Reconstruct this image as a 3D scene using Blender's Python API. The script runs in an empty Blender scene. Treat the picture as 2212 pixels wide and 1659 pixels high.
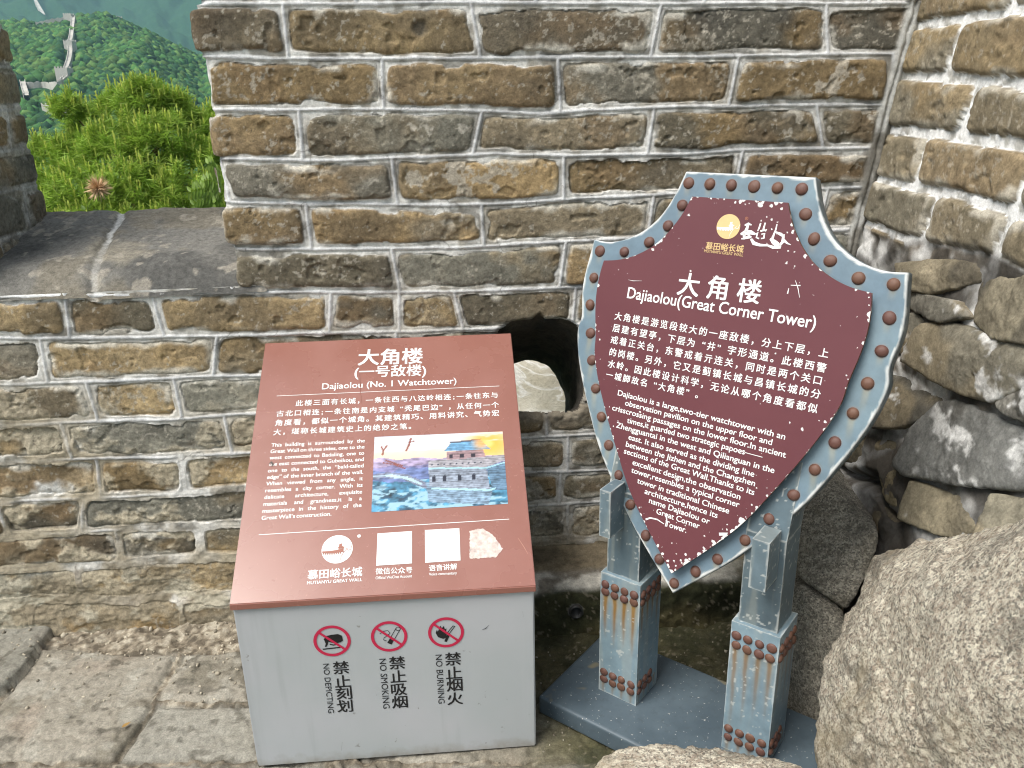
import bpy, bmesh, math, random
import numpy as np
from mathutils import Matrix, Vector

# ------------------------------------------------------------------ camera
S = bpy.context.scene
COL = S.collection
W, H, F = 2212.0, 1659.0, 1780.0           # frame size used for all measurements, focal length in the same units
PITCH, ROLL = math.radians(19.85), math.atan2(104, 4931)
EYE = np.array([0, 0, 1.4])
_f = np.array([0, math.cos(PITCH), -math.sin(PITCH)]); _r = np.array([1.0, 0, 0]); _u = np.cross(_r, _f)
_c, _s = math.cos(ROLL), math.sin(ROLL)
RT, UP, FW = _c * _r - _s * _u, _s * _r + _c * _u, _f
cam = bpy.data.cameras.new('camera'); cam_ob = bpy.data.objects.new('camera', cam); COL.objects.link(cam_ob)
cam.sensor_fit = 'HORIZONTAL'; cam.sensor_width = 36.0; cam.lens = 36.0 * F / W
cam.clip_start = 0.05; cam.clip_end = 9000
M4 = Matrix.Identity(4)
for i in range(3):
    M4[i][0], M4[i][1], M4[i][2], M4[i][3] = RT[i], UP[i], -FW[i], EYE[i]
cam_ob.matrix_world = M4
S.camera = cam_ob

# ------------------------------------------------------------------ light
SUN_EL, SUN_AZ = math.radians(58), math.radians(-130)     # azimuth measured from +Y towards +X: behind the camera, to its left
world = bpy.data.worlds.new('World'); S.world = world; world.use_nodes = True
wn = world.node_tree.nodes; wl_ = world.node_tree.links
bg = wn['Background']
sky = wn.new('ShaderNodeTexSky'); sky.sky_type = 'NISHITA'; sky.sun_disc = False
sky.sun_elevation = SUN_EL; sky.sun_rotation = SUN_AZ; sky.air_density = 1.0; sky.dust_density = 4.0; sky.ozone_density = 1.0
hs = wn.new('ShaderNodeHueSaturation'); hs.inputs['Saturation'].default_value = 0.35
wl_.new(sky.outputs[0], hs.inputs['Color']); wl_.new(hs.outputs[0], bg.inputs[0]); bg.inputs[1].default_value = 0.12
sun = bpy.data.lights.new('sun', 'SUN'); sun.energy = 2.6; sun.angle = math.radians(30); sun.color = (1.0, 0.95, 0.87)
sun_ob = bpy.data.objects.new('sun', sun); COL.objects.link(sun_ob)
sd = Vector((math.sin(SUN_AZ) * math.cos(SUN_EL), math.cos(SUN_AZ) * math.cos(SUN_EL), math.sin(SUN_EL)))
sun_ob.rotation_euler = sd.to_track_quat('Z', 'Y').to_euler()
S.view_settings.view_transform = 'Standard'; S.view_settings.look = 'None'
S.view_settings.exposure = 0.62; S.view_settings.gamma = 1.0
S.render.engine = 'CYCLES'
S.cycles.volume_bounces = 1; S.cycles.use_denoising = True; S.cycles.filter_width = 1.1

# ------------------------------------------------------------------ measuring helpers: rays through the photograph's frame met with real planes
def ray(x, y): return RT * (x - W / 2) / F - UP * (y - H / 2) / F + FW
def hit(p, p0, n):
    d = ray(*p); return EYE + d * (((np.asarray(p0) - EYE) @ np.asarray(n)) / (d @ np.asarray(n)))
def at_y(x, y, Y): d = ray(x, y); return EYE + d * (Y / d[1])
def at_r(x, y, R): d = ray(x, y); return EYE + d * (R / math.hypot(d[0], d[1]))
def on_floor(x, y, z=0.0): d = ray(x, y); return EYE + d * ((z - EYE[2]) / d[2])
def proj(P):
    v = np.asarray(P, float) - EYE; z = v @ FW
    return np.array([W / 2 + F * (v @ RT) / z, H / 2 - F * (v @ UP) / z])
def src(ox, oy, k):                        # a reading made in an enlarged crop
    return lambda x, y: ((ox + x / k) * W / 2400, (oy + y / k) * W / 2400)

# ------------------------------------------------------------------ numpy noise
_rng = np.random.default_rng(7)
_T = _rng.random((256, 256)).astype(np.float32) * 2 - 1
_T3 = _rng.random((64, 64, 64)).astype(np.float32) * 2 - 1
def vn(x, y, seed=0):
    x = np.asarray(x, np.float32) + seed * 17.31; y = np.asarray(y, np.float32) + seed * 41.77
    xi = np.floor(x).astype(np.int64); yi = np.floor(y).astype(np.int64); fx = x - xi; fy = y - yi
    fx = fx * fx * (3 - 2 * fx); fy = fy * fy * (3 - 2 * fy)
    a, b, c, d = xi & 255, (xi + 1) & 255, yi & 255, (yi + 1) & 255
    return (_T[a, c] * (1 - fx) + _T[b, c] * fx) * (1 - fy) + (_T[a, d] * (1 - fx) + _T[b, d] * fx) * fy
def fbm(x, y, o=4, seed=0, g=0.5):
    r = 0; a = 1.0; t = 0
    for i in range(o):
        r = r + a * vn(x * 2 ** i, y * 2 ** i, seed + i * 3); t += a; a *= g
    return r / t * 1.6
def vn3(p, seed=0):
    p = np.asarray(p, np.float32) + seed * 13.7; i = np.floor(p).astype(np.int64); f = p - i; f = f * f * (3 - 2 * f); r = 0
    for dx in (0, 1):
        for dy in (0, 1):
            for dz in (0, 1):
                w = (f[:, 0] if dx else 1 - f[:, 0]) * (f[:, 1] if dy else 1 - f[:, 1]) * (f[:, 2] if dz else 1 - f[:, 2])
                r = r + w * _T3[(i[:, 0] + dx) & 63, (i[:, 1] + dy) & 63, (i[:, 2] + dz) & 63]
    return r
def fbm3(p, o=4, seed=0, g=0.5):
    r = 0; a = 1.0; t = 0
    for i in range(o): r = r + a * vn3(p * 2 ** i, seed + i); t += a; a *= g
    return r / t * 1.6
def sst(a, b, x): t = np.clip((x - a) / (b - a), 0, 1); return t * t * (3 - 2 * t)
def mix(a, b, t):
    t = np.asarray(t)[..., None]; return np.asarray(a) * (1 - t) + np.asarray(b) * t
def inside(px, py, poly):
    r = np.zeros(np.shape(px), bool); n = len(poly)
    for i in range(n):
        x1, y1 = poly[i]; x2, y2 = poly[(i + 1) % n]
        c = ((y1 > py) != (y2 > py)) & (px < (x2 - x1) * (py - y1) / (y2 - y1 + 1e-12) + x1); r ^= c
    return r
def sdist(px, py, poly, closed=True):      # signed distance, positive inside
    d = np.full(np.shape(px), 1e9, np.float32); n = len(poly)
    for i in range(n if closed else n - 1):
        x1, y1 = poly[i]; x2, y2 = poly[(i + 1) % n]; ex, ey = x2 - x1, y2 - y1
        t = np.clip(((px - x1) * ex + (py - y1) * ey) / (ex * ex + ey * ey + 1e-12), 0, 1)
        d = np.minimum(d, np.hypot(px - x1 - t * ex, py - y1 - t * ey))
    return np.where(inside(px, py, poly), d, -d) if closed else d

# ------------------------------------------------------------------ mesh helpers
def make(name, co, faces, mat, parent=None, col=None, smooth=True, attrs=None):
    """faces: (n,4) or (n,3) int array, or a list of tuples"""
    me = bpy.data.meshes.new(name); co = np.asarray(co, np.float32)
    if isinstance(faces, np.ndarray):
        n, k = faces.shape
        me.vertices.add(len(co)); me.vertices.foreach_set('co', co.ravel())
        me.loops.add(n * k); me.loops.foreach_set('vertex_index', faces.astype(np.int32).ravel())
        me.polygons.add(n); me.polygons.foreach_set('loop_start', np.arange(0, n * k, k, dtype=np.int32))
        me.update(calc_edges=True)
    else:
        me.from_pydata([tuple(map(float, c)) for c in co], [], [tuple(map(int, f)) for f in faces])
    if smooth: me.polygons.foreach_set('use_smooth', np.ones(len(me.polygons), bool))
    if col is not None:
        a = me.color_attributes.new('col', 'FLOAT_COLOR', 'POINT')
        a.data.foreach_set('color', np.c_[np.asarray(col, np.float32), np.ones(len(co), np.float32)].ravel())
    for k, v in (attrs or {}).items():
        a = me.attributes.new(k, 'FLOAT', 'POINT'); a.data.foreach_set('value', np.asarray(v, np.float32).ravel())
    me.materials.append(mat); me.validate()
    o = bpy.data.objects.new(name, me); COL.objects.link(o)
    if parent is not None: o.parent = parent
    return o
def grid_faces(ny, nx):
    i = np.arange(ny * nx).reshape(ny, nx)
    return np.stack([i[:-1, :-1], i[:-1, 1:], i[1:, 1:], i[1:, :-1]], -1)
def grid_obj(name, P, mat, parent=None, col=None, keep=None, flip=False, attrs=None):
    """P (ny,nx,3); keep: (ny-1,nx-1) bool"""
    ny, nx, _ = P.shape; f = grid_faces(ny, nx)
    f = f.reshape(-1, 4) if keep is None else f[keep]
    if flip: f = f[:, ::-1]
    used = np.zeros(ny * nx, bool); used[f.ravel()] = True
    m = np.cumsum(used) - 1
    return make(name, P.reshape(-1, 3)[used], m[f], mat, parent, None if col is None else col.reshape(-1, 3)[used],
                attrs={k: v.ravel()[used] for k, v in (attrs or {}).items()})
def empty(name, loc, label=None, cat=None, group=None, kind=None):
    o = bpy.data.objects.new(name, None); COL.objects.link(o); o.location = loc; o.empty_display_size = 0.1
    bpy.context.view_layer.update(); tag(o, label, cat, group, kind); return o
def tag(o, label=None, cat=None, group=None, kind=None):
    if label: o['label'] = label
    if cat: o['category'] = cat
    if group: o['group'] = group
    if kind: o['kind'] = kind
    return o
def put(o, parent):                        # parent, keeping the world position of a mesh made in world coordinates
    bpy.context.view_layer.update(); o.parent = parent; o.matrix_parent_inverse = parent.matrix_world.inverted(); return o
def bm_obj(name, bm, mat, parent=None, smooth=False):
    me = bpy.data.meshes.new(name); bm.normal_update(); bm.to_mesh(me); bm.free(); me.materials.append(mat)
    if smooth: me.polygons.foreach_set('use_smooth', np.ones(len(me.polygons), bool))
    o = bpy.data.objects.new(name, me); COL.objects.link(o)
    if parent is not None: o.parent = parent
    return o
def box_bm(x0, x1, y0, y1, z0, z1, bev=0.0, seg=2):
    bm = bmesh.new(); v = [bm.verts.new((x, y, z)) for z in (z0, z1) for y in (y0, y1) for x in (x0, x1)]
    for f in ((0, 2, 3, 1), (4, 5, 7, 6), (0, 1, 5, 4), (2, 6, 7, 3), (0, 4, 6, 2), (1, 3, 7, 5)): bm.faces.new([v[i] for i in f])
    if bev: bmesh.ops.bevel(bm, geom=bm.edges[:], offset=bev, segments=seg, affect='EDGES', profile=0.5)
    return bm

# ------------------------------------------------------------------ materials
def nt(name):
    m = bpy.data.materials.new(name); m.use_nodes = True; t = m.node_tree
    return m, t, t.nodes, t.links, t.nodes['Principled BSDF']
def nz(n, l, vec, scale, detail=4, rough=0.55, dist=0.0):
    t = n.new('ShaderNodeTexNoise'); t.inputs['Scale'].default_value = scale; t.inputs['Detail'].default_value = detail
    t.inputs['Roughness'].default_value = rough; t.inputs['Distortion'].default_value = dist
    l.new(vec, t.inputs['Vector']); return t.outputs[0]
def rng(n, l, x, a, b, c, d):
    t = n.new('ShaderNodeMapRange'); t.inputs[1].default_value = a; t.inputs[2].default_value = b; t.inputs[3].default_value = c; t.inputs[4].default_value = d
    l.new(x, t.inputs[0]); return t.outputs[0]
def mixc(n, l, fac, a, b, mode='MIX'):
    t = n.new('ShaderNodeMix'); t.data_type = 'RGBA'; t.blend_type = mode
    if isinstance(fac, (int, float)): t.inputs[0].default_value = fac
    else: l.new(fac, t.inputs[0])
    for i, v in ((6, a), (7, b)):
        if isinstance(v, tuple): t.inputs[i].default_value = (*v, 1)
        else: l.new(v, t.inputs[i])
    return t.outputs[2]
def mth(n, l, op, a, b=0.0):
    t = n.new('ShaderNodeMath'); t.operation = op
    for i, v in ((0, a), (1, b)):
        if isinstance(v, (int, float)): t.inputs[i].default_value = v
        else: l.new(v, t.inputs[i])
    return t.outputs[0]
def bump(n, l, b, hgt, strength, dist):
    t = n.new('ShaderNodeBump'); t.inputs['Strength'].default_value = strength; t.inputs['Distance'].default_value = dist
    l.new(hgt, t.inputs['Height']); l.new(t.outputs[0], b.inputs['Normal'])
def attr(n, name='col'):
    t = n.new('ShaderNodeAttribute'); t.attribute_name = name; return t
def m_masonry(name, rough=0.92, s1=70, s2=260, amp=0.35, bmp=0.5, bd=0.004):
    m, t, n, l, b = nt(name); tc = n.new('ShaderNodeTexCoord').outputs['Object']; a = attr(n).outputs['Color']
    n1 = nz(n, l, tc, s1, 6, 0.65); n2 = nz(n, l, tc, s2, 5, 0.7)
    k = mth(n, l, 'MULTIPLY', rng(n, l, n1, 0.3, 0.7, 1 - amp, 1 + amp), rng(n, l, n2, 0.3, 0.7, 1 - amp * 0.8, 1 + amp * 0.8))
    v = n.new('ShaderNodeVectorMath'); v.operation = 'SCALE'; l.new(a, v.inputs[0]); l.new(k, v.inputs['Scale'])
    l.new(v.outputs[0], b.inputs['Base Color']); b.inputs['Roughness'].default_value = rough; b.inputs['Specular IOR Level'].default_value = 0.25
    bump(n, l, b, mth(n, l, 'ADD', n1, mth(n, l, 'MULTIPLY', n2, 0.6)), bmp, bd); return m
def m_plain(name, c, rough=0.5, var=0.0, scale=20, spec=0.5, bmp=0.0, metal=0.0):
    m, t, n, l, b = nt(name); b.inputs['Roughness'].default_value = rough; b.inputs['Specular IOR Level'].default_value = spec; b.inputs['Metallic'].default_value = metal
    tc = n.new('ShaderNodeTexCoord').outputs['Object']; x = nz(n, l, tc, scale, 5, 0.6)
    k = rng(n, l, x, 0.3, 0.7, 1 - var, 1 + var); cc = mixc(n, l, 1.0, c, (1, 1, 1), 'MULTIPLY')
    v = n.new('ShaderNodeVectorMath'); v.operation = 'SCALE'; l.new(cc, v.inputs[0]); l.new(k, v.inputs['Scale']); l.new(v.outputs[0], b.inputs['Base Color'])
    if bmp: bump(n, l, b, x, bmp, 0.002)
    return m
def m_attr(name, rough=0.5, var=0.12, scale=40, spec=0.5, bmp=0.15, trans=0.0):
    m, t, n, l, b = nt(name); b.inputs['Roughness'].default_value = rough; b.inputs['Specular IOR Level'].default_value = spec
    tc = n.new('ShaderNodeTexCoord').outputs['Object']; x = nz(n, l, tc, scale, 6, 0.65)
    v = n.new('ShaderNodeVectorMath'); v.operation = 'SCALE'; l.new(attr(n).outputs['Color'], v.inputs[0]); l.new(rng(n, l, x, 0.3, 0.7, 1 - var, 1 + var), v.inputs['Scale'])
    l.new(v.outputs[0], b.inputs['Base Color'])
    if bmp: bump(n, l, b, x, bmp, 0.001)
    if trans:
        tr = n.new('ShaderNodeBsdfTranslucent'); l.new(v.outputs[0], tr.inputs[0]); ms = n.new('ShaderNodeMixShader'); ms.inputs[0].default_value = trans
        l.new(b.outputs[0], ms.inputs[1]); l.new(tr.outputs[0], ms.inputs[2]); l.new(ms.outputs[0], n['Material Output'].inputs[0])
    return m
MAT_BRICK = m_masonry('weathered_brick', s1=80, s2=330, amp=0.36, bmp=0.7)
MAT_MORTAR = m_masonry('lime_mortar', s1=90, s2=320, amp=0.20, bmp=0.5)
MAT_STONE = m_masonry('rubble_stone', s1=45, s2=200, amp=0.32, bmp=0.7)
MAT_PAVE = m_masonry('worn_paving', s1=60, s2=240, amp=0.26, bmp=0.6)

# ================================================================== THE WALLS
BR_COL = np.array([(.275, .205, .118), (.235, .178, .106), (.205, .175, .130), (.172, .164, .143), (.150, .134, .104), (.310, .240, .145), (.210, .160, .103), (.185, .182, .160)])
def brick_field(X, Z, beds, joints, seed, weather, half=.0118, bead=1.0, edge=None, prot=.0085):
    """height and colour of a brick face; beds = arrays of z per column from the top down, joints = x lists per course"""
    nx = X.shape[1]; rs = np.random.default_rng(seed)
    wx = .0035 * fbm(X * 14, Z * 14, 3, seed) + .0019 * fbm(X * 30, Z * 30, 4, seed + 5, .6)
    wz = .0035 * fbm(X * 12, Z * 16, 3, seed + 9) + .0020 * fbm(X * 30, Z * 30, 4, seed + 14, .6)
    zb = np.stack(beds)                                        # (nb,nx)
    row = np.zeros(X.shape, int)
    for b in beds: row += (b[None, :] > Z)
    row = np.clip(row, 1, len(beds) - 1); ci = np.broadcast_to(np.arange(nx), X.shape)
    top = zb[row - 1, ci]; bot = zb[row, ci]
    Zw = Z + wz; Xw = X + wx
    dv = np.minimum(top - Zw, Zw - bot); dbed = np.minimum(np.abs(top - Z), np.abs(Z - bot))
    du = np.full(X.shape, 9.0, np.float32); djo = np.full(X.shape, 9.0, np.float32); bid = np.zeros(X.shape, int); de = np.full(X.shape, 9.0, np.float32); slot = np.zeros(X.shape)
    for r in range(1, len(beds)):
        m = row == r
        if not m.any(): continue
        js = np.array(sorted(joints[r])) if len(joints[r]) else np.array([-99.0])
        x = X[m]; lean = (Z[m] - .5 * (top + bot)[m])
        k = np.searchsorted(js, x); bid[m] = r * 40 + k
        jl = js[np.clip(k - 1, 0, len(js) - 1)]; jr = js[np.clip(k, 0, len(js) - 1)]
        tl = rs.normal(0, .10, 64)
        dl = np.where(k > 0, x - jl - lean * tl[np.clip(k - 1, 0, 63)], 9); dr = np.where(k < len(js), jr - x + lean * tl[np.clip(k, 0, 63)], 9)
        djo[m] = np.minimum(np.abs(dl), np.abs(dr)); du[m] = np.minimum(dl, dr) + wx[m]
        if edge is not None: de[m] = np.where(x < -1.0, (-1.283 - x) if edge[r] > -1 else 9.0, x - edge[r]) + wx[m] * 1.6
    K = 150.0
    hv = half * (1 + .25 * fbm(X * 5, Z * 5, 2, seed + 3)); hu = half * .92 * (1 + .25 * fbm(X * 7, Z * 7, 2, seed + 4))
    e = -np.log(np.exp(-K * np.clip(dv - hv, -.05, .2)) + np.exp(-K * np.clip(du - hu, -.05, .2)) + np.exp(-K * np.clip(de, -.05, .2))) / K
    nb = 40 * len(beds) + 64
    bo = rs.normal(0, .0028, nb)[bid]; tx = rs.normal(0, .018, nb)[bid]; tz = rs.normal(0, .03, nb)[bid]
    chip = np.clip(fbm(X * 16, Z * 18, 4, seed + 21) - .40, 0, 1) * sst(.03, .0, e) * .022
    e = e - chip
    w = weather(X, Z); isb = e > 0
    rough = .0016 * fbm(X * 35, Z * 35, 4, seed + 30, .6) + .0011 * fbm(X * 8, Z * 10, 3, seed + 33)
    pits = -.004 * sst(.55, .8, fbm(X * 26, Z * 30, 3, seed + 40)) - .005 * sst(.66, .80, fbm(X * 9, Z * 11, 4, seed + 44))
    hb = prot * (1 - np.exp(-np.clip(e, 0, 1) / .0034)) + bo + tz * (Z - .5 * (top + bot)) + tx * .04 * vn(X * 3, Z * 3, seed) + rough + pits
    hb = hb - w * .004 * (1 + fbm(X * 10, Z * 10, 3, seed + 50))
    cordf = np.clip(1 - w * sst(-.15, .35, fbm(X * 4, Z * 4, 3, seed + 60) + w * .5), 0, 1) * bead
    bw = .0048
    dc = np.minimum(np.abs(dbed + .0012 * vn(X * 30, Z * 4, seed)), np.abs(djo) * 1.0)
    crd = np.sqrt(np.clip(1 - (dc / bw) ** 2, 0, 1))
    hm = .0035 + .0015 * fbm(X * 40, Z * 40, 3, seed + 70) + crd * .0032 * cordf - .0015 * sst(bw * 1.7, bw, dc) * sst(bw * .6, bw, dc) * cordf
    hm = hm + w * (.006 * fbm(X * 16, Z * 16, 4, seed + 75) + .003)
    tb = sst(-.0016, .0022, e); h = hb * tb + hm * (1 - tb)
    # plaster smeared over bricks where the wall is worn
    sm = w * sst(-.10, .26, fbm(X * 7, Z * 10, 5, seed + 80, .62)); h = h + tb * sm * .0035 * (1 + fbm(X * 50, Z * 50, 3, seed + 81))
    # colours
    ra = rs.random(nb); i0 = rs.integers(0, len(BR_COL), nb); i1 = rs.integers(0, len(BR_COL), nb); br = rs.uniform(.70, 1.25, nb)
    patch = sst(-.25, .45, fbm(X * 5.5 + ra[bid] * 40, Z * 8, 4, seed + 90))
    c = np.array([1.0, .965, .885]) * mix(BR_COL[i0[bid]], BR_COL[i1[bid]], patch) * br[bid][..., None]
    c = c * (1 + .22 * fbm(X * 18, Z * 22, 4, seed + 92))[..., None]
    soot = sst(.15, .75, fbm(X * 4 + ra[bid] * 9, Z * 6, 4, seed + 95) + .25 * vn(X * 0 + ra[bid] * 77, Z * 0, 3))
    c = mix(c, (.055, .052, .047), soot * .46)
    rusty = sst(.45, .8, fbm(X * 6, Z * 9, 3, seed + 97)); c = mix(c, (.20, .135, .075), rusty * .4)
    lime = sst(.60, .72, fbm(X * 85, Z * 85, 3, seed + 99, .7) + .34 * fbm(X * 5, Z * 6, 3, seed + 98)); c = mix(c, (.42, .385, .32), lime * .6)
    bl = sst(.50, .62, fbm(X * 24, Z * 26, 4, seed + 120, .65) + .4 * vn(X * 3, Z * 4, seed + 121)) * sst(.25, .5, vn(X * 2.3, Z * 2.1, seed + 122)); c = mix(c, (.46, .43, .37), bl * .6)
    drip = sst(.018, .0, e + .012 * fbm(X * 20, Z * 20, 3, seed + 101)) * sst(.05, .4, fbm(X * 10, Z * 10, 3, seed + 102)); c = mix(c, (.60, .57, .50), drip * .75)
    c = mix(c, (.44, .385, .285), sm * .85)
    seam = sst(.0038, .0, np.abs(e - .0008)) * sst(-.35, .25, fbm(X * 9, Z * 9, 3, seed + 105)); 
    tone = fbm(X * 22, Z * 22, 4, seed + 110)
    cm = mix((.68, .665, .63), (.38, .355, .31), sst(.0, .6, tone)); cm = mix(cm, (.15, .14, .12), sst(.32, .65, fbm(X * 17, Z * 24, 4, seed + 112)) * .7)
    cm = mix(cm, (.38, .33, .245), np.clip(w * 1.25, 0, 1) * sst(-.8, .1, fbm(X * 5, Z * 5, 3, seed + 111)))
    cord_sides = sst(bw * .8, bw * 1.25, dc) * sst(bw * 2.2, bw * 1.35, dc) * sst(-.3, .3, fbm(X * 14, Z * 14, 3, seed + 115))  # thin dark lines along both sides of each cord
    cm = mix(cm, (.085, .08, .075), cord_sides * .34)
    cm = mix(cm, (.56, .575, .60), crd * cordf * .65)
    crack = sst(.035, .0, np.abs(fbm(X * 11, Z * 11, 4, seed + 117))) * sst(.0, .3, fbm(X * 3, Z * 3, 2, seed + 118)); cm = mix(cm, (.13, .12, .11), crack * .7)
    ck = sst(.022, .0, np.abs(fbm(X * 8 + ra[bid] * 30, Z * 13, 5, seed + 130, .6))) * sst(.1, .4, fbm(X * 4, Z * 5, 2, seed + 131)); c = mix(c, (.05, .042, .032), ck * .7)
    col = mix(cm, c, tb); col = mix(col, (.06, .054, .045), seam * .34)
    return h, np.clip(col, .02, .9), isb, w

# ---- main wall: measured courses and joints
WA = math.radians(5); P0 = np.array([0, 2.062, 0]); UW = np.array([math.cos(WA), math.sin(WA), 0]); NW = np.array([math.sin(WA), -math.cos(WA), 0]); ZV = np.array([0, 0, 1.0])
def wp(x, y, d=0.0):
    p = hit((x, y), P0 - NW * d, NW); return ((p - P0) @ UW, p[2])
def W3(u, z, h=0.0):
    u = np.asarray(u, float); return P0 + u[..., None] * UW + np.asarray(z, float)[..., None] * ZV + np.asarray(h, float)[..., None] * NW
BED_PX = [
 [(420, 8), (760, 10), (1030, 6), (1420, 8), (1960, 6)],
 [(440, 124), (740, 128), (1080, 126), (1470, 122), (1780, 117), (1950, 115)],
 [(456, 238), (737, 236), (905, 237), (1071, 240), (1171, 246), (1271, 238), (1475, 230), (1775, 226), (1918, 228)],
 [(465, 343), (737, 346), (938, 338), (1071, 332), (1237, 335), (1475, 332), (1608, 323), (1895, 318)],
 [(480, 437), (737, 440), (971, 442), (1071, 440), (1204, 430), (1454, 418), (1775, 407), (1870, 403)],
 [(490, 537), (737, 537), (1004, 533), (1204, 522), (1304, 516), (1795, 497)],
 [(0, 641), (133, 640), (333, 638), (500, 630), (737, 631), (1000, 629), (1215, 620), (1800, 600)],
 [(0, 730), (167, 730), (500, 724), (700, 718), (850, 715), (985, 711), (1270, 700), (1800, 685)],
 [(0, 830), (200, 823), (461, 811), (567, 809), (1100, 798), (1300, 790), (1800, 775)],
 [(0, 918), (200, 908), (367, 905), (550, 890), (1100, 872), (1300, 862), (1800, 840)],
 [(0, 996), (133, 990), (333, 986), (540, 976), (1125, 946), (1300, 935), (1800, 910)],
 [(0, 1083), (333, 1066), (527, 1053), (1133, 1020), (1316, 1014), (1800, 990)],
 [(0, 1159), (248, 1141), (519, 1129), (1142, 1092), (1297, 1082), (1800, 1060)],
 [(0, 1227), (233, 1217), (292, 1208), (507, 1199), (1150, 1165), (1300, 1158), (1800, 1130)],
 [(0, 1293), (146, 1287), (500, 1281), (1160, 1245), (1290, 1235), (1800, 1200)],
 [(0, 1370), (500, 1362), (1200, 1330), (1800, 1300)]]
JOINT_PX = {1: [(617, 65), (1027, 65), (1416, 65), (1785, 65)], 2: [(827, 185), (1207, 185), (1583, 180)], 3: [(650, 290), (1031, 290), (1405, 285), (1769, 280)],
 4: [(852, 390), (1217, 385), (1594, 365)], 5: [(667, 490), (1042, 485), (1405, 470), (1776, 450)], 6: [(855, 582), (1215, 570), (1600, 560)],
 7: [(147, 685), (342, 680), (713, 672), (862, 670), (990, 666), (1240, 660)], 8: [(95, 775), (465, 768), (860, 760)], 9: [(200, 865), (385, 855), (700, 850), (1000, 850)],
 10: [(145, 950), (493, 935), (860, 920)], 11: [(215, 1035), (397, 1020), (760, 1000), (1000, 1000), (1226, 975)], 12: [(7, 1120), (180, 1110), (560, 1090), (900, 1080)],
 13: [(260, 1180), (434, 1170), (800, 1150), (1226, 1125)], 14: [(175, 1250), (560, 1240), (1000, 1210)], 15: [(400, 1320), (900, 1300)]}
step = .0027
us = np.arange(-1.98, 1.075, step); zs = np.arange(1.90, -.04, -step); X, Z = np.meshgrid(us, zs)
beds = [np.full(len(us), z) + .003 * np.sin(us * 7 + z) for z in (1.915, 1.80, 1.69)]
for b in BED_PX:
    q = sorted(wp(*p) for p in b); beds.append(np.interp(us, [a[0] for a in q], [a[1] for a in q]) + .0018 * fbm(us * 9, us * 0 + len(beds), 2, 2))
joints = [[]] * 3 + [[] for _ in range(16)]
joints = {0: [], 1: list(np.arange(-1.9, 1.2, .405)), 2: list(np.arange(-1.7, 1.2, .41)), 3: list(np.arange(-1.93, 1.2, .40))}
for r, js in JOINT_PX.items():
    k = [wp(*p)[0] for p in js]; k += [min(k) - .40 * i for i in range(1, 5) if min(k) - .4 * i > -2]; k += [max(k) + .40 * i for i in range(1, 4)]; joints[r + 3] = k
U_EDGE = {4: (413, 65), 5: (436, 185), 6: (452, 290), 7: (464, 390), 8: (481, 490), 9: (497, 585)}
edge = {r: -9.0 for r in range(1, 19)}
for r, p in U_EDGE.items(): edge[r] = wp(*p)[0] - .004
edge[1], edge[2], edge[3] = -.692, -.686, -.695
weath = lambda X, Z: np.clip(sst(1.02, .45, Z + .14 * fbm(X * 2.2, Z * 2.2, 3, 201)) * sst(.35, -.35, X + .1) * 1.05 + .9 * sst(.36, .12, Z), 0, 1)
edge_hi = dict(edge)
for r in edge_hi:
    if r > 9: edge_hi[r] = -99.0
h, col, isb, w = brick_field(X, Z, beds, joints, 11, weath, edge=edge_hi)
# rough earth-stained plaster near the foot of the wall
pl = sst(.26, .13, Z + .05 * fbm(X * 6, Z * 6, 3, 301)); plh = .010 * fbm(X * 9, Z * 14, 5, 302, .62) + .012
col = mix(col, mix((.25, .21, .145), (.17, .14, .095), sst(-.2, .5, fbm(X * 12, Z * 16, 4, 303))), pl * sst(-.5, .1, fbm(X * 8, Z * 12, 4, 304)) * .85)
col = mix(col, (.42, .385, .30), pl * sst(.25, .6, fbm(X * 14, Z * 22, 4, 306)) * .8)
h = h * (1 - pl * .6) + plh * pl + .02 * sst(.12, .0, Z)
low_right = sst(.10, .35, X) * sst(.62, .40, Z) * .5; col = mix(col, (.075, .068, .048), low_right * sst(-.6, .3, fbm(X * 6, Z * 8, 3, 309)))  # right part of the wall, darker towards its foot
pat = sst(.03, .0, np.hypot((X - wp(110, 1055)[0]) / 1.7, Z - wp(110, 1055)[1]) + .02 * fbm(X * 30, Z * 30, 3, 310)); col = mix(col, (.68, .67, .64), pat)
pat = sst(.035, .0, np.hypot((X - wp(175, 1035)[0]) / 1.6, Z - wp(175, 1035)[1]) + .015 * fbm(X * 30, Z * 30, 3, 311)); col = mix(col, (.45, .35, .22), pat * .8)
pat = sst(.022, .008, np.hypot(X - wp(905, 62)[0], (Z - wp(905, 62)[1]) * 1.15) + .006 * fbm(X * 40, Z * 40, 3, 312)); h -= pat * .006; col = mix(col, (.06, .058, .052), pat * .7)
# the corner with the side wall: a broad joint with raised cords
cz_ = [wp(2000, 0), wp(1940, 210), wp(1890, 400), wp(1850, 560), (.80, .3), (.76, 0)]; cu = np.interp(Z, [c[1] for c in cz_][::-1], [c[0] for c in cz_][::-1])
cu = np.where(Z > 1.571, .993 + (Z - 1.571) * .15, cu); dcn = cu - X + .004 * fbm(X * 20, Z * 12, 3, 320)
cj = sst(.050, .036, dcn); h = np.where(dcn < .05, h * (1 - cj) + cj * (.006 + .004 * fbm(X * 50, Z * 20, 3, 321) + .007 * np.sqrt(np.clip(1 - ((dcn - .016) / .007) ** 2, 0, 1)) + .004 * np.sqrt(np.clip(1 - ((dcn - .032) / .006) ** 2, 0, 1))), h)
cc = mix((.42, .415, .39), (.16, .15, .13), sst(-.1, .5, fbm(X * 26, Z * 12, 4, 322))); col = np.where((cj > .01)[..., None], mix(col, cc, cj), col); isb = isb & (cj < .5)
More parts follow.
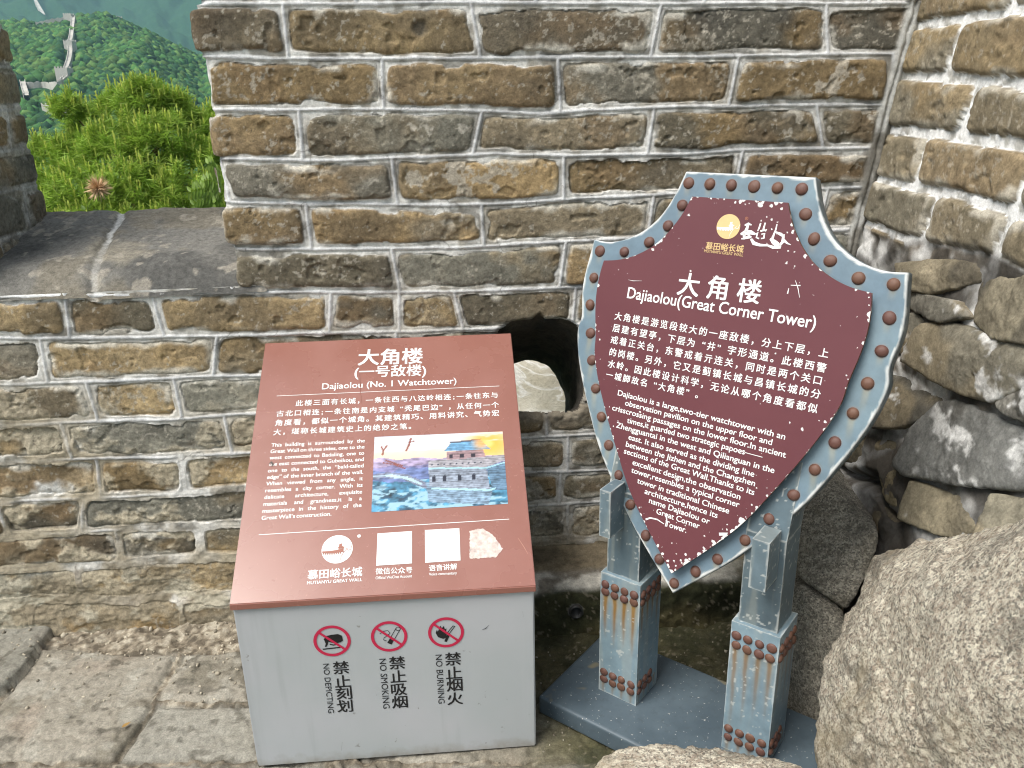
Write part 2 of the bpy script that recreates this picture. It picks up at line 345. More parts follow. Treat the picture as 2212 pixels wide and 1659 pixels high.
# outline: crenel to the left of the merlon, drain hole
HOLE_PX = [(1064, 885), (1066, 735), (1076, 712), (1106, 698), (1150, 690), (1165, 682), (1177, 690), (1215, 692), (1243, 703), (1256, 728), (1260, 800), (1262, 850), (1252, 880), (1228, 893), (1150, 890)]
HOLE = [wp(*p) for p in HOLE_PX]
hd = sdist(X + .004 * fbm(X * 30, Z * 30, 3, 330), Z + .004 * fbm(X * 30, Z * 30, 3, 331), HOLE)
h -= .014 * np.clip(1 - np.abs(np.minimum(hd, 0)) / .012, 0, 1) ** 2
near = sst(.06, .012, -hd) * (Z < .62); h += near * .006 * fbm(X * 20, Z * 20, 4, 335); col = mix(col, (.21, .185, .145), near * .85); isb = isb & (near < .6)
ULEFT, SILL_Z, TH = -1.285, .952, .46
ed = np.full(X.shape, -9.0)
ri = np.zeros(X.shape, int)
for b in beds: ri += (b[None, :] > Z)
for r in range(1, 19): ed[ri == r] = edge[r]
ed_s = ed + np.where(isb, 0, .016)
dE = X - ed_s + .003 * fbm(X * 30, Z * 30, 3, 340)
mer = Z > SILL_Z
h = np.where(mer & (X > -1), h - .035 * (1 - np.sqrt(np.clip(1 - (1 - np.clip(dE / .03, 0, 1)) ** 2, 0, 1))), h)
keep = (~mer) | (dE > 0) | (X < ULEFT)
keep &= hd < 0
keep &= X < cu + .03
kf = keep[:-1, :-1] & keep[1:, 1:] & keep[:-1, 1:] & keep[1:, :-1]
bf = (isb[:-1, :-1].astype(int) + isb[1:, 1:] + isb[:-1, 1:] + isb[1:, :-1]) >= 2
PW = W3(X, Z, h)
wall = empty('parapet_wall', P0, 'weathered grey-brown brick parapet with white pointed joints, a crenel gap and a drain hole', 'wall')
put(grid_obj('brickwork', PW, MAT_BRICK, None, col, kf & bf, flip=True), wall)
put(grid_obj('pointing', PW, MAT_MORTAR, None, col, kf & ~bf, flip=True), wall)

# body of the merlons behind the brick faces, and the hidden back of the wall
def solid(name, u0, u1, z0, z1, d0, d1, mat, root, c=(.16, .135, .10)):
    co = [W3(u, z, -d) for z in (z0, z1) for d in (d0, d1) for u in (u0, u1)]
    f = [(0, 2, 3, 1), (4, 5, 7, 6), (0, 1, 5, 4), (2, 6, 7, 3), (0, 4, 6, 2), (1, 3, 7, 5)]
    return put(make(name, co, f, mat, None, np.tile(c, (8, 1)), smooth=False), root)
solid('wall_core', -.635, 1.15, 1.02, 1.89, .03, TH - .01, MAT_BRICK, wall)
solid('wall_core', -2.6, ULEFT - .03, 1.00, 1.89, .03, TH - .01, MAT_BRICK, wall)
hu0, hu1 = min(p[0] for p in HOLE) - .09, max(p[0] for p in HOLE) + .09
solid('wall_core', -2.6, hu0, -.1, .93, .05, TH, MAT_BRICK, wall); solid('wall_core', hu1, 1.15, -.1, 1.02, .05, TH, MAT_BRICK, wall)
solid('wall_core', hu0, hu1, .90, .93, .05, TH, MAT_BRICK, wall); solid('wall_core', hu0, hu1, -.1, .34, .05, TH, MAT_BRICK, wall)

# reveal of the left merlon (faces the gap) and, plainer, of the right one
def reveal(u, sign, seed, rows_z, back):
    ds = np.arange(0, TH + .05, .0045); zz = np.arange(1.90, .93, -.0045); D, ZZ = np.meshgrid(ds, zz)
    bd = [np.full(len(ds), z) + .004 * np.sin(ds * 6 + i) for i, z in enumerate(rows_z)]
    jj = {r: [.16] if r % 2 else [.33] for r in range(len(rows_z))}
    bk = {r: -(back[r % len(back)]) for r in range(len(rows_z))}
    hh, cc, bb, ww = brick_field(-D[:, ::-1], ZZ, [b[::-1] for b in bd], {r: [-x for x in j] for r, j in jj.items()}, seed, lambda a, b: a * 0 + .25, edge=bk, bead=.5)
    hh, cc, bb = hh[:, ::-1], cc[:, ::-1], bb[:, ::-1]
    rr = np.zeros(D.shape, int)
    for b in bd: rr += (b[None, :] > ZZ)
    eb = np.zeros(D.shape)
    for r in range(len(rows_z) + 1): eb[rr == r] = -bk.get(r, -TH)
    dd = eb - D - np.where(bb, 0, .014) + .003 * fbm(D * 30, ZZ * 30, 3, seed + 7)
    hh = hh - .04 * (1 - np.sqrt(np.clip(1 - (1 - np.clip(dd / .035, 0, 1)) ** 2, 0, 1)))
    kp = dd > 0; kp = kp[:-1, :-1] & kp[1:, 1:]
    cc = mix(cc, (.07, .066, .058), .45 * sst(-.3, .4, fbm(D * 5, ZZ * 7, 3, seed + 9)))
    PP = P0 + (u + sign * hh)[..., None] * UW + ZZ[..., None] * ZV - D[..., None] * NW
    put(grid_obj('reveal_brickwork', PP, MAT_BRICK, None, cc, kp, flip=sign > 0), wall)
rz = [1.91, 1.80, 1.69, 1.585, 1.475, 1.365, 1.262, 1.165, 1.055, .94]
reveal(ULEFT - .006, 1, 61, rz, [.44, .45, .445, .435, .455, .46, .45, .465, .46, .48])
reveal(-.648, -1, 77, rz, [.45, .46, .44, .46, .45, .44, .46, .45, .46, .45])

# sloping sill stones in the gap
qs = np.arange(0, 1.0, .0075 * .9); uu = np.arange(ULEFT - .05, -.60, .0042); A, Q = np.meshgrid(uu, qs)
jl = [(-1.014, -1.085), (-1.262, wp(14, 482, TH)[0])]
dj = np.minimum.reduce([np.abs(A + .004 * fbm(A * 20, Q * 9, 3, 402) - (a * (1 - Q) + b * Q)) for a, b in jl])
eq = dj - .0088 * (1 + .5 * fbm(A * 14, Q * 8, 3, 403))
sl = .010 * (1 - np.exp(-np.clip(eq, 0, 1) / .007)) + .005 * fbm(A * 9, Q * 4, 4, 405) + .002 * fbm(A * 40, Q * 18, 4, 406)
front = np.clip(1 - Q / .20, 0, 1); back_ = np.clip((Q - .93) / .07, 0, 1)
DZ = -.058 * front ** 2 - .03 * back_ ** 2
zc = .953 + .03 + (1.082 - .983) * Q + DZ + sl; dc_ = -.012 + Q * (TH + .035) + .004 * fbm(A * 8, Q * 3, 3, 409)
PS = P0 + A[..., None] * UW + zc[..., None] * ZV - dc_[..., None] * NW
cs = mix((.175, .168, .152), (.092, .090, .084), sst(-.2, .5, fbm(A * 5, Q * 3, 4, 411))); cs = mix(cs, (.20, .175, .13), sst(.15, .6, fbm(A * 7, Q * 4, 4, 412)) * .6)
pp = sst(.10, .02, np.hypot(A + 1.01, (Q - .35) * .45) + .05 * fbm(A * 16, Q * 8, 4, 413)); cs = mix(cs, (.28, .25, .195), pp * .75)
cs = mix(cs, (.33, .30, .25), sst(.5, .62, fbm(A * 30, Q * 14, 3, 415)) * .6)
jm = sst(.002, -.003, eq + .004 * fbm(A * 30, Q * 14, 3, 416)); cs = mix(cs, np.array([.60, .59, .56]), jm * .85 * (.30 + .70 * sst(.22, .5, Q + .15 * fbm(A * 12, Q * 6, 3, 419))))
put(grid_obj('sill_stones', PS, MAT_BRICK, None, cs, None, flip=False), wall)
solid('wall_core', ULEFT - .04, -.6, .80, .95, .02, TH, MAT_BRICK, wall)

# the drain hole runs through the wall and narrows to a rounded mouth
REAR = [wp(x, y, TH) for x, y in [(1060, 918), (1066, 850), (1085, 805), (1112, 786), (1140, 780), (1168, 783), (1192, 797), (1206, 818), (1212, 838), (1219, 852), (1222, 866), (1223, 890), (1222, 918)]]
def resample(poly, n):
    p = np.array(poly + [poly[0]]); s = np.r_[0, np.cumsum(np.hypot(*np.diff(p, axis=0).T))]; t = np.linspace(0, s[-1], n, endpoint=False)
    return np.c_[np.interp(t, s, p[:, 0]), np.interp(t, s, p[:, 1])]
def by_angle(poly, n):                     # radial resampling, so that front and rear loops correspond
    p = resample(poly, 400); c = p.mean(0); a = np.arctan2(p[:, 1] - c[1], p[:, 0] - c[0]); o = np.argsort(a); th = np.linspace(-math.pi, math.pi, n, endpoint=False)
    return np.c_[np.interp(th, a[o], p[o, 0], period=2 * math.pi), np.interp(th, a[o], p[o, 1], period=2 * math.pi)]
fa, ra_ = by_angle(HOLE, 120), by_angle(REAR, 120); L = []
ts = np.linspace(0, 1, 40)
for t in ts:
    k = t; p = fa * (1 - k) + ra_ * k; c = p.mean(0); p = c + (p - c) * (1 + .10 * max(0, 1 - t / .08))
    L.append(W3(p[:, 0], p[:, 1], np.full(120, -t * (TH + .01) - .012)))
L = np.array(L); L = np.concatenate([L, L[:, :1]], 1); th_, tt_ = np.meshgrid(np.linspace(0, 12, 121), ts)
nn = fbm(th_ * 1.2, tt_ * 6, 4, 500); c3 = L.mean(1, keepdims=True); L = L + (L - c3) * (.05 * nn)[..., None]; L[:, -1] = L[:, 0]
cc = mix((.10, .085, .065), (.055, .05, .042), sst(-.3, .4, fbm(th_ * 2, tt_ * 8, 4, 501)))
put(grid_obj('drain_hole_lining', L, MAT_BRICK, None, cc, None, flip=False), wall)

# ================================================================== SIDE WALL: brick above, rubble stone below
c1 = W3(*map(np.array, wp(2000, 0))); c2 = W3(*map(np.array, wp(1850, 560)))
SR = -ray(1059, 170); SR = SR / np.linalg.norm(SR); TR_ = (c1 - c2) / np.linalg.norm(c1 - c2)
NR = np.cross(TR_, SR); NR = NR / np.linalg.norm(NR)
if NR[0] > 0: NR = -NR
TR_ = np.cross(SR, NR); TR_ = TR_ / np.linalg.norm(TR_)
if TR_[2] < 0: TR_ = -TR_
def rp(x, y):
    q = hit((x, y), c2, NR) - c2; return (q @ SR, q @ TR_)
ss = np.arange(-.06, 1.65, .0042); tt = np.arange(.98, -1.05, -.0042); A, B = np.meshgrid(ss, tt)
RB = [[(2005, 50), (2212, 26)], [(1971, 168), (2108, 172), (2212, 181)], [(1941, 281), (2108, 298), (2212, 322)], [(1908, 391), (2041, 414), (2212, 458)], [(1878, 482), (2008, 532), (2125, 556)], [(1860, 570), (2010, 640), (2150, 700)]]
rb = [np.full(len(ss), z) for z in (.98, .865, .75)]
for b in RB:
    q = sorted(rp(*p) for p in b); rb.append(np.interp(ss, [a[0] for a in q], [a[1] for a in q]) + .004 * fbm(ss * 6, ss * 0 + len(rb), 2, 12))
RJ = {0: [], 1: [.2, .6, 1.0], 2: [.1, .45, .8, 1.2]}
for r, js in {3: [(2198, 8)], 4: [(2071, 110)], 5: [(2103, 230)], 6: [(1998, 350)], 7: [(2018, 470), (2171, 520)], 8: [(1950, 560), (2090, 620)]}.items():
    k = [rp(*p)[0] for p in js]; RJ[r] = k + [max(k) + .39 * i for i in (1, 2, 3)]
half = .0085
h, col, isb, w = brick_field(A, B, rb, RJ, 33, lambda a, b: a * 0 + .12, half=.0095, bead=.0, prot=.016)
colb = mix(col, np.array([.235, .195, .125]), .35 * isb)
sn = fbm(A * 45, B * 45, 4, 600); colb = np.where(isb[..., None], colb, mix((.80, .80, .79), (.45, .44, .41), sst(.1, .6, sn)))
g = lambda x, y: ((1474.7 + x * .3333), (553 + y * .3333))
STONES = [[(1480, 60), (1760, 20), (2010, 90), (1985, 150), (1780, 200), (1650, 250), (1500, 210)], [(1490, 230), (1650, 262), (1830, 300), (1905, 400), (1740, 440), (1480, 330)],
 [(1950, 180), (2212, 140), (2500, 200), (2520, 600), (2212, 560), (2050, 520), (1940, 420)], [(1430, 400), (1560, 380), (1610, 490), (1530, 640), (1400, 620)],
 [(1620, 470), (1760, 440), (2212, 570), (2480, 640), (2480, 760), (2212, 790), (2110, 880), (2060, 950), (1800, 850), (1510, 690)], [(1310, 790), (1420, 790), (1620, 860), (1690, 930), (1560, 1080), (1450, 1120), (1200, 1110), (1190, 1020)],
 [(2090, 930), (2240, 830), (2500, 800), (2500, 1150), (2212, 1060), (2120, 990)], [(1560, 1110), (1700, 970), (1830, 960), (2150, 1130), (2500, 1250), (2500, 1500), (2060, 1500), (1560, 1430), (1480, 1350)],
 [(1140, 1180), (1230, 1170), (1450, 1220), (1470, 1340), (1330, 1400), (1050, 1310)], [(1320, 1420), (1480, 1380), (1580, 1450), (1540, 1660), (1400, 1600)],
 [(1590, 1480), (2070, 1640), (2050, 1750), (1850, 1850), (1560, 1720)], [(1180, 1500), (1300, 1560), (1440, 1720), (1350, 1800), (1100, 1640)], [(2100, 1560), (2500, 1560), (2500, 1900), (2080, 1850)],
 [(1100, 560), (1330, 420), (1400, 640), (1290, 760), (1100, 980)], [(900, 1700), (1300, 1850), (1400, 2100), (1000, 2200)], [(1450, 1800), (1800, 1900), (1900, 2200), (1500, 2200)], [(1960, 1900), (2600, 1950), (2600, 2300), (2000, 2300)]]
SC = np.array([(.21, .18, .125), (.19, .178, .145), (.20, .175, .125), (.125, .115, .09), (.165, .15, .115), (.10, .092, .075), (.21, .20, .175), (.165, .165, .155), (.135, .115, .08), (.18, .15, .095), (.225, .195, .135), (.11, .09, .06), (.22, .20, .15), (.2, .17, .12), (.2, .19, .16), (.2, .19, .16), (.22, .2, .16)])
ed = np.full(A.shape, -1.0, np.float32); sid = np.zeros(A.shape, int)
Aw = A + .010 * fbm(A * 9, B * 9, 3, 611) + .004 * fbm(A * 30, B * 30, 3, 612); Bw = B + .010 * fbm(A * 9, B * 9, 3, 613) + .004 * fbm(A * 30, B * 30, 3, 614)
for i, st in enumerate(STONES):
    d = sdist(Aw, Bw, [rp(*g(*p)) for p in st]); sid = np.where(d > ed, i, sid); ed = np.maximum(ed, d)
rs = np.random.default_rng(5); tiltx, tilty, off = rs.normal(0, .14, 20), rs.normal(.12, .16, 20), rs.uniform(.012, .026, 20)
cen = np.array([np.mean([rp(*g(*p)) for p in st], 0) for st in STONES])
ed = ed + .007; hs_ = off[sid] * (1 - np.exp(-np.clip(ed, 0, 1) / .008)) + (tiltx[sid] * (A - cen[sid, 0]) + tilty[sid] * (B - cen[sid, 1])) * sst(0, .03, ed)
fp = np.random.default_rng(9); fac = np.full(A.shape, 9.0)
for _i in range(4):
    ga, gb, go = fp.normal(0, .42, 20), fp.normal(0, .42, 20), fp.uniform(.0, .016, 20); fac = np.minimum(fac, ga[sid] * (A - cen[sid, 0]) + gb[sid] * (B - cen[sid, 1]) + go[sid])
hs_ += np.clip(fac, -.026, .012) * sst(0, .012, ed)
ridge = np.abs(fbm(A * 4 + B * 3, B * 16 + A * 8, 4, 620)); hs_ += (.005 * fbm(A * 7, B * 10, 4, 621) - .008 * sst(.08, 0, ridge) + .004 * fbm(A * 34, B * 34, 4, 622)) * (ed > 0)
mort = .004 + .007 * fbm(A * 22, B * 22, 4, 623)
cav = sdist(Aw, Bw, [rp(*g(*p)) for p in [(1040, 1340), (1200, 1400), (1330, 1410), (1400, 1610), (1520, 1700), (1500, 1780), (1420, 1700), (1300, 1550), (1180, 1480)]])
hr = mort - .07 * sst(-.006, .03, cav)
gap = sst(.010, .001, np.abs(ed - .003) + .004 * fbm(A * 18, B * 18, 3, 629)) * sst(-.35, .25, fbm(A * 6, B * 6, 3, 628)); cst = SC[sid] * 1.25 * (1 + .30 * fbm(A * 16, B * 16, 4, 630))[..., None]; cst = mix(cst, (.06, .056, .048), sst(.1, .6, fbm(A * 9, B * 11, 4, 631)) * .6); cst = mix(cst, (.27, .215, .13), sst(.25, .6, fbm(A * 6, B * 6, 3, 632)) * .5)
wh = sst(.22, .5, fbm(A * 11, B * 13, 5, 633, .65)) * ((sid == 7) | (sid == 6) | (sid == 4) | (sid == 1)); cst = mix(cst, (.55, .55, .54), wh * .75)
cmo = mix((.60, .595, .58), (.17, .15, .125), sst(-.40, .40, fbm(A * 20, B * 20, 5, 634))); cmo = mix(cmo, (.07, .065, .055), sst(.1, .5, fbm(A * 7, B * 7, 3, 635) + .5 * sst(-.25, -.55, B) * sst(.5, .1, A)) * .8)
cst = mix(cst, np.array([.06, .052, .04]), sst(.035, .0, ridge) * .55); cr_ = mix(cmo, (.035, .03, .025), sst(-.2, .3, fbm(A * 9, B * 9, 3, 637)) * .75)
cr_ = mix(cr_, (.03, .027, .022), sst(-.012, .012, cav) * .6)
lim = rb[7][None, :] - .02 * fbm(A * 6, A * 0, 2, 640)
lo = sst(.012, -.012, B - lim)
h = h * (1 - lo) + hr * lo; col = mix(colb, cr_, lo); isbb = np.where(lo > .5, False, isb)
h += np.where(B < -.2, .03, 0) * sst(-.2, -.5, B)
PR = c2 + A[..., None] * SR + B[..., None] * TR_ + h[..., None] * NR
kf = np.ones((len(tt) - 1, len(ss) - 1), bool); bf = (isbb[:-1, :-1].astype(int) + isbb[1:, 1:] + isbb[:-1, 1:] + isbb[1:, :-1]) >= 2
side = empty('side_wall', c2 + np.array([0, 0, -c2[2]]), 'battered side wall, brown brick above and rough rubble stone below, meeting the parapet at a corner', 'wall')
flip = np.dot(np.cross(PR[0, 1] - PR[0, 0], PR[1, 0] - PR[0, 0]), NR) > 0
put(grid_obj('masonry', PR, MAT_STONE, None, col, bf, flip=flip), side)
put(grid_obj('mortar', PR, MAT_MORTAR, None, col, ~bf, flip=flip), side)
STONES_ST = [[rp(*g(*p)) for p in st] for st in STONES]
rq = np.random.default_rng(77)
for _t in np.arange(-.02, -1.05, -.155):      # the same rubble carried on towards the near end of the wall
    for _s in np.arange(.42 + rq.uniform(0, .15), 1.55, .30):
        cs_, ct_ = _s + rq.normal(0, .03), _t + rq.normal(0, .012)
        q_ = [(cs_ + dx * (.155 + rq.normal(0, .015)), ct_ + dy * (.078 + rq.normal(0, .008))) for dx, dy in ((-1, -.8), (-.2, -1), (.9, -.9), (1, .1), (.8, .95), (-.3, 1), (-1, .7))]
        if min(max(float(sdist(np.array(a), np.array(b), st)) for st in STONES_ST) for a, b in [(cs_, ct_)]) < -.07: STONES_ST.append(q_); SC = np.vstack([SC, SC[rq.integers(0, 17)]])
STONE_JOBS = [(st, SC[i], i) for i, st in enumerate(STONES_ST)]   # the squared rubble is laid further down, stone by stone
co = [c2 + s * SR + t * TR_ - d * NR for t in (-1.1, .975) for d in (.18, .6) for s in (-.5, 1.65)]
put(make('wall_core', co, [(0, 2, 3, 1), (4, 5, 7, 6), (0, 1, 5, 4), (2, 6, 7, 3), (0, 4, 6, 2), (1, 3, 7, 5)], MAT_BRICK, None, np.tile((.15, .13, .1), (8, 1)), smooth=False), side)

# ================================================================== GROUND
gx = np.arange(-2.6, 1.9, .0048); gy = np.arange(2.16, .30, -.0048); A, B = np.meshgrid(gx, gy)
def fl(*pts): return [tuple(on_floor(*p)[:2]) for p in pts]
slabs = [fl((-500, 1640), (0, 1506), (40, 1470), (131, 1352), (118, 1345), (0, 1372), (-500, 1440)),
         fl((-60, 1640), (3, 1516), (90, 1395), (150, 1398), (248, 1412), (330, 1410), (388, 1412), (350, 1475), (318, 1540), (282, 1588), (238, 1640)),
         fl((400, 1412), (520, 1402), (545, 1512), (340, 1512), (364, 1470)), fl((338, 1520), (548, 1518), (640, 1500), (760, 1640), (250, 1640), (287, 1590)),
         fl((-400, 1900), (-60, 1648), (236, 1648), (150, 1800), (60, 1950)), fl((248, 1650), (700, 1646), (900, 1900), (160, 1900)), fl((560, 1410), (900, 1400), (1150, 1400), (1180, 1500), (560, 1500)),
         fl((700, 1520), (1180, 1505), (1300, 1640), (780, 1640)), fl((720, 1650), (1500, 1640), (1600, 1900), (920, 1900))]
ed = np.full(A.shape, -1.0, np.float32); sid = np.full(A.shape, 0)
Aw = A + .006 * fbm(A * 8, B * 8, 3, 701) + .002 * fbm(A * 40, B * 40, 3, 702); Bw = B + .006 * fbm(A * 8, B * 8, 3, 703) + .002 * fbm(A * 40, B * 40, 3, 704)
for i, s_ in enumerate(slabs):
    d = sdist(Aw, Bw, s_); sid = np.where(d > ed, i, sid); ed = np.maximum(ed, d)
tops = np.array([.030, .004, .003, .0, .0, -.002, .0, -.002, -.002])
worn = np.array([.4, 1.0, 1.3, .35, .8, .4, .7, .7, .6])[sid]
rough = fbm(A * 16, B * 16, 5, 710, .6) * .0030 * worn + .0016 * fbm(A * 60, B * 60, 4, 711) - .0045 * worn * sst(.42, .7, fbm(A * 11, B * 11, 4, 712)) - .004 * sst(.62, .78, fbm(A * 40, B * 40, 2, 713))
hs_ = tops[sid] - .016 * np.exp(-np.clip(ed, 0, 1) / .008) + rough
bed = -.006 + .010 * fbm(A * 14, B * 14, 4, 715) + .006 * fbm(A * 55, B * 55, 3, 716) + .035 * sst(1.80, 2.06, B + .1 * A) * (A < -.3)
hh = np.where(ed > 0, hs_, np.minimum(bed, bed))
c = mix((.275, .252, .208), (.190, .172, .136), sst(-.3, .4, fbm(A * 9, B * 9, 5, 720))); c = mix(c, (.33, .315, .27), sst(.15, .6, fbm(A * 20, B * 20, 4, 721)) * .6)
c = mix(c, (.24, .185, .14), sst(.3, .6, fbm(A * 5, B * 5, 3, 722)) * .45)
smooth_ = (sid == 3) | (sid == 5); c = np.where(smooth_[..., None], mix(c, (.265, .255, .22), .75), c); c = np.where((sid == 0)[..., None], mix(c, (.205, .20, .172), .7), c)
c = mix(c, (.09, .082, .065), sst(.6, .75, fbm(A * 42, B * 42, 2, 713)) * .6)
peb = fbm(A * 70, B * 70, 2, 725); cb = mix((.235, .20, .15), (.38, .34, .27), sst(.2, .6, peb)); cb = mix(cb, (.12, .10, .075), sst(-.1, -.5, peb))
c = np.where((ed > 0)[..., None], c, cb); c = mix(c, (.065, .057, .042), sst(.009, -.001, np.abs(ed)) * sst(-.4, .3, fbm(A * 6, B * 6, 2, 727)) * .8)
strip = sst(.016, .004, np.abs(sdist(Aw, Bw, fl((-30, 1365), (60, 1352), (128, 1345)), closed=False)) + .008 * fbm(A * 30, B * 30, 3, 728)); c = mix(c, (.62, .61, .57), strip * .9)
# damp, moss-darkened floor in the corner to the right
moss = sst(-.02, .13, A + .10 * fbm(A * 5, B * 5, 3, 730) + .12 * (B - 1.55)) * sst(1.30, 1.48, B + .10 * A + .05 * fbm(A * 9, B * 9, 3, 731)); mc = mix((.038, .040, .018), (.078, .072, .036), sst(-.3, .5, fbm(A * 12, B * 12, 4, 732)))
mc = mix(mc, (.20, .175, .12), sst(.72, .85, fbm(A * 95, B * 95, 2, 733) + .25 * fbm(A * 6, B * 6, 2, 734)) * .8); c = mix(c, mc, moss * .93); c = mix(c, (.12, .105, .055), (1 - moss) * sst(-.25, .1, A) * sst(.0, .5, fbm(A * 7, B * 7, 4, 735)) * .6)
hh = np.where(moss > .5, hh * .5, hh)
PG = np.stack([A, B, hh], -1)
tag(grid_obj('stone_paving', PG, MAT_PAVE, None, np.clip(c, .02, .9), None, flip=True), kind='structure')
tag(make('ground', [(-7, -6, -.05), (6, -6, -.05), (6, 2.2, -.05), (-7, 2.2, -.05)], [(0, 1, 2, 3)], MAT_PAVE, None, np.tile((.25, .23, .19), (4, 1))), kind='structure')

# mossy plinth along the foot of the parapet
uu = np.arange(-.60, .98, .0045); prof = [(.215, -.03), (.205, .0), (.195, .06), (.188, .105), (.175, .128), (.14, .140), (.07, .150), (.0, .165), (-.03, .17)]
pr = np.array(prof); sL = np.r_[0, np.cumsum(np.hypot(*np.diff(pr, axis=0).T))]; q = np.arange(0, sL[-1], .0045); pd_, pz_ = np.interp(q, sL, pr[:, 0]), np.interp(q, sL, pr[:, 1])
A, Q = np.meshgrid(uu, q); D = np.broadcast_to(pd_[:, None], A.shape); Zp = np.broadcast_to(pz_[:, None], A.shape)
n1 = .009 * fbm(A * 8, Q * 8, 4, 801) + .003 * fbm(A * 45, Q * 45, 4, 802)
PP = W3(A, Zp + n1 * .8, D + n1)
c = mix((.060, .060, .030), (.030, .032, .016), sst(-.3, .4, fbm(A * 7, Q * 7, 4, 803))); c = mix(c, (.09, .075, .035), sst(.0, .6, fbm(A * 4 + 2, Q * 5, 3, 804)) * .6)
c = mix(c, (.22, .195, .14), sst(.74, .86, fbm(A * 95, Q * 95, 2, 805) + .2 * fbm(A * 6, Q * 6, 2, 815)) * .8)
eg = sst(.108, .128, Zp + .01 * fbm(A * 9, Q * 9, 3, 806)) * sst(.085, .135, D + .012 * fbm(A * 12, Q * 12, 3, 807)); c = mix(c, mix((.50, .48, .43), (.20, .18, .15), sst(-.1, .5, fbm(A * 22, Q * 22, 4, 808))), eg * sst(.75, .45, A))
tp = sst(.130, .100, D) ; c = mix(c, mix((.19, .155, .105), (.11, .092, .062), sst(-.3, .4, fbm(A * 10, Q * 14, 4, 809))), tp)
hole_c = on_floor(1244, 1320); hu_, hz_ = wp(1244, 1320, -.195)
hd = np.hypot(A - hu_, Zp - hz_); c = mix(c, (.15, .145, .14), sst(.022, .019, hd)); kp = (hd > .0155) | (D < .15)
put(grid_obj('plinth', PP, MAT_STONE, None, np.clip(c, .01, .9), kp[:-1, :-1] & kp[1:, 1:], flip=True), wall)
a_ = np.linspace(0, 2 * math.pi, 33); ring = [[(hu_ + math.cos(a) * r, hz_ + math.sin(a) * r, d) for a in a_] for r, d in ((.019, .19), (.0185, .2035), (.0155, .2035), (.0150, .13), (.0, .13))]
PP = np.array([[W3(np.array(u), np.array(z), np.array(d)) for u, z, d in rw] for rw in ring])
put(grid_obj('drain_pipe', PP, m_plain('drain_pipe_plastic', (.035, .034, .033), .5, .3), None, None, None, flip=True), wall)

# ================================================================== BOULDERS
def m_granite(name, a, b, dark, dirt):
    m, t, n, l, bs = nt(name); tc = n.new('ShaderNodeTexCoord').outputs['Object']
    vo = n.new('ShaderNodeTexVoronoi'); vo.inputs['Scale'].default_value = 300; l.new(tc, vo.inputs['Vector'])
    gm = n.new('ShaderNodeMapping'); gm.inputs['Rotation'].default_value = (.5, .3, .5); gm.inputs['Scale'].default_value = (.55, 1.5, 1.0); l.new(tc, gm.inputs[0]); gv = gm.outputs[0]; x1 = nz(n, l, gv, 78, 8, 0.80); x2 = nz(n, l, tc, 6.5, 10, 0.74); x3 = nz(n, l, gv, 210, 6, 0.75); x4 = nz(n, l, tc, 3.5, 5, 0.6, .8)
    c = mixc(n, l, rng(n, l, x1, .45, .57, 0, 1), b, a); c = mixc(n, l, rng(n, l, x3, .55, .62, 0, .85), c, dark)
    sep = n.new('ShaderNodeSeparateColor'); l.new(vo.outputs['Color'], sep.inputs[0])
    c = mixc(n, l, rng(n, l, sep.outputs[0], .72, .78, 0, .6), c, (.09, .085, .075)); c = mixc(n, l, rng(n, l, sep.outputs[1], .80, .86, 0, .55), c, (.62, .57, .46))
    c = mixc(n, l, rng(n, l, x2, .51, .60, 0, .58), c, dark); c = mixc(n, l, rng(n, l, x4, .52, .70, 0, .6), c, dirt)
    l.new(c, bs.inputs['Base Color']); bs.inputs['Roughness'].default_value = .88; bs.inputs['Specular IOR Level'].default_value = .3
    bump(n, l, bs, mth(n, l, 'ADD', mth(n, l, 'MULTIPLY', x1, .8), x3), .9, .007); return m
MAT_GRAN = m_granite('pale_granite', (.80, .745, .61), (.40, .33, .26), (.11, .102, .086), (.40, .32, .19))
MAT_GRAN2 = m_granite('grey_granite', (.43, .40, .33), (.23, .21, .17), (.085, .08, .067), (.22, .19, .13))  # greyer, darker granite of the two blocks behind the right post
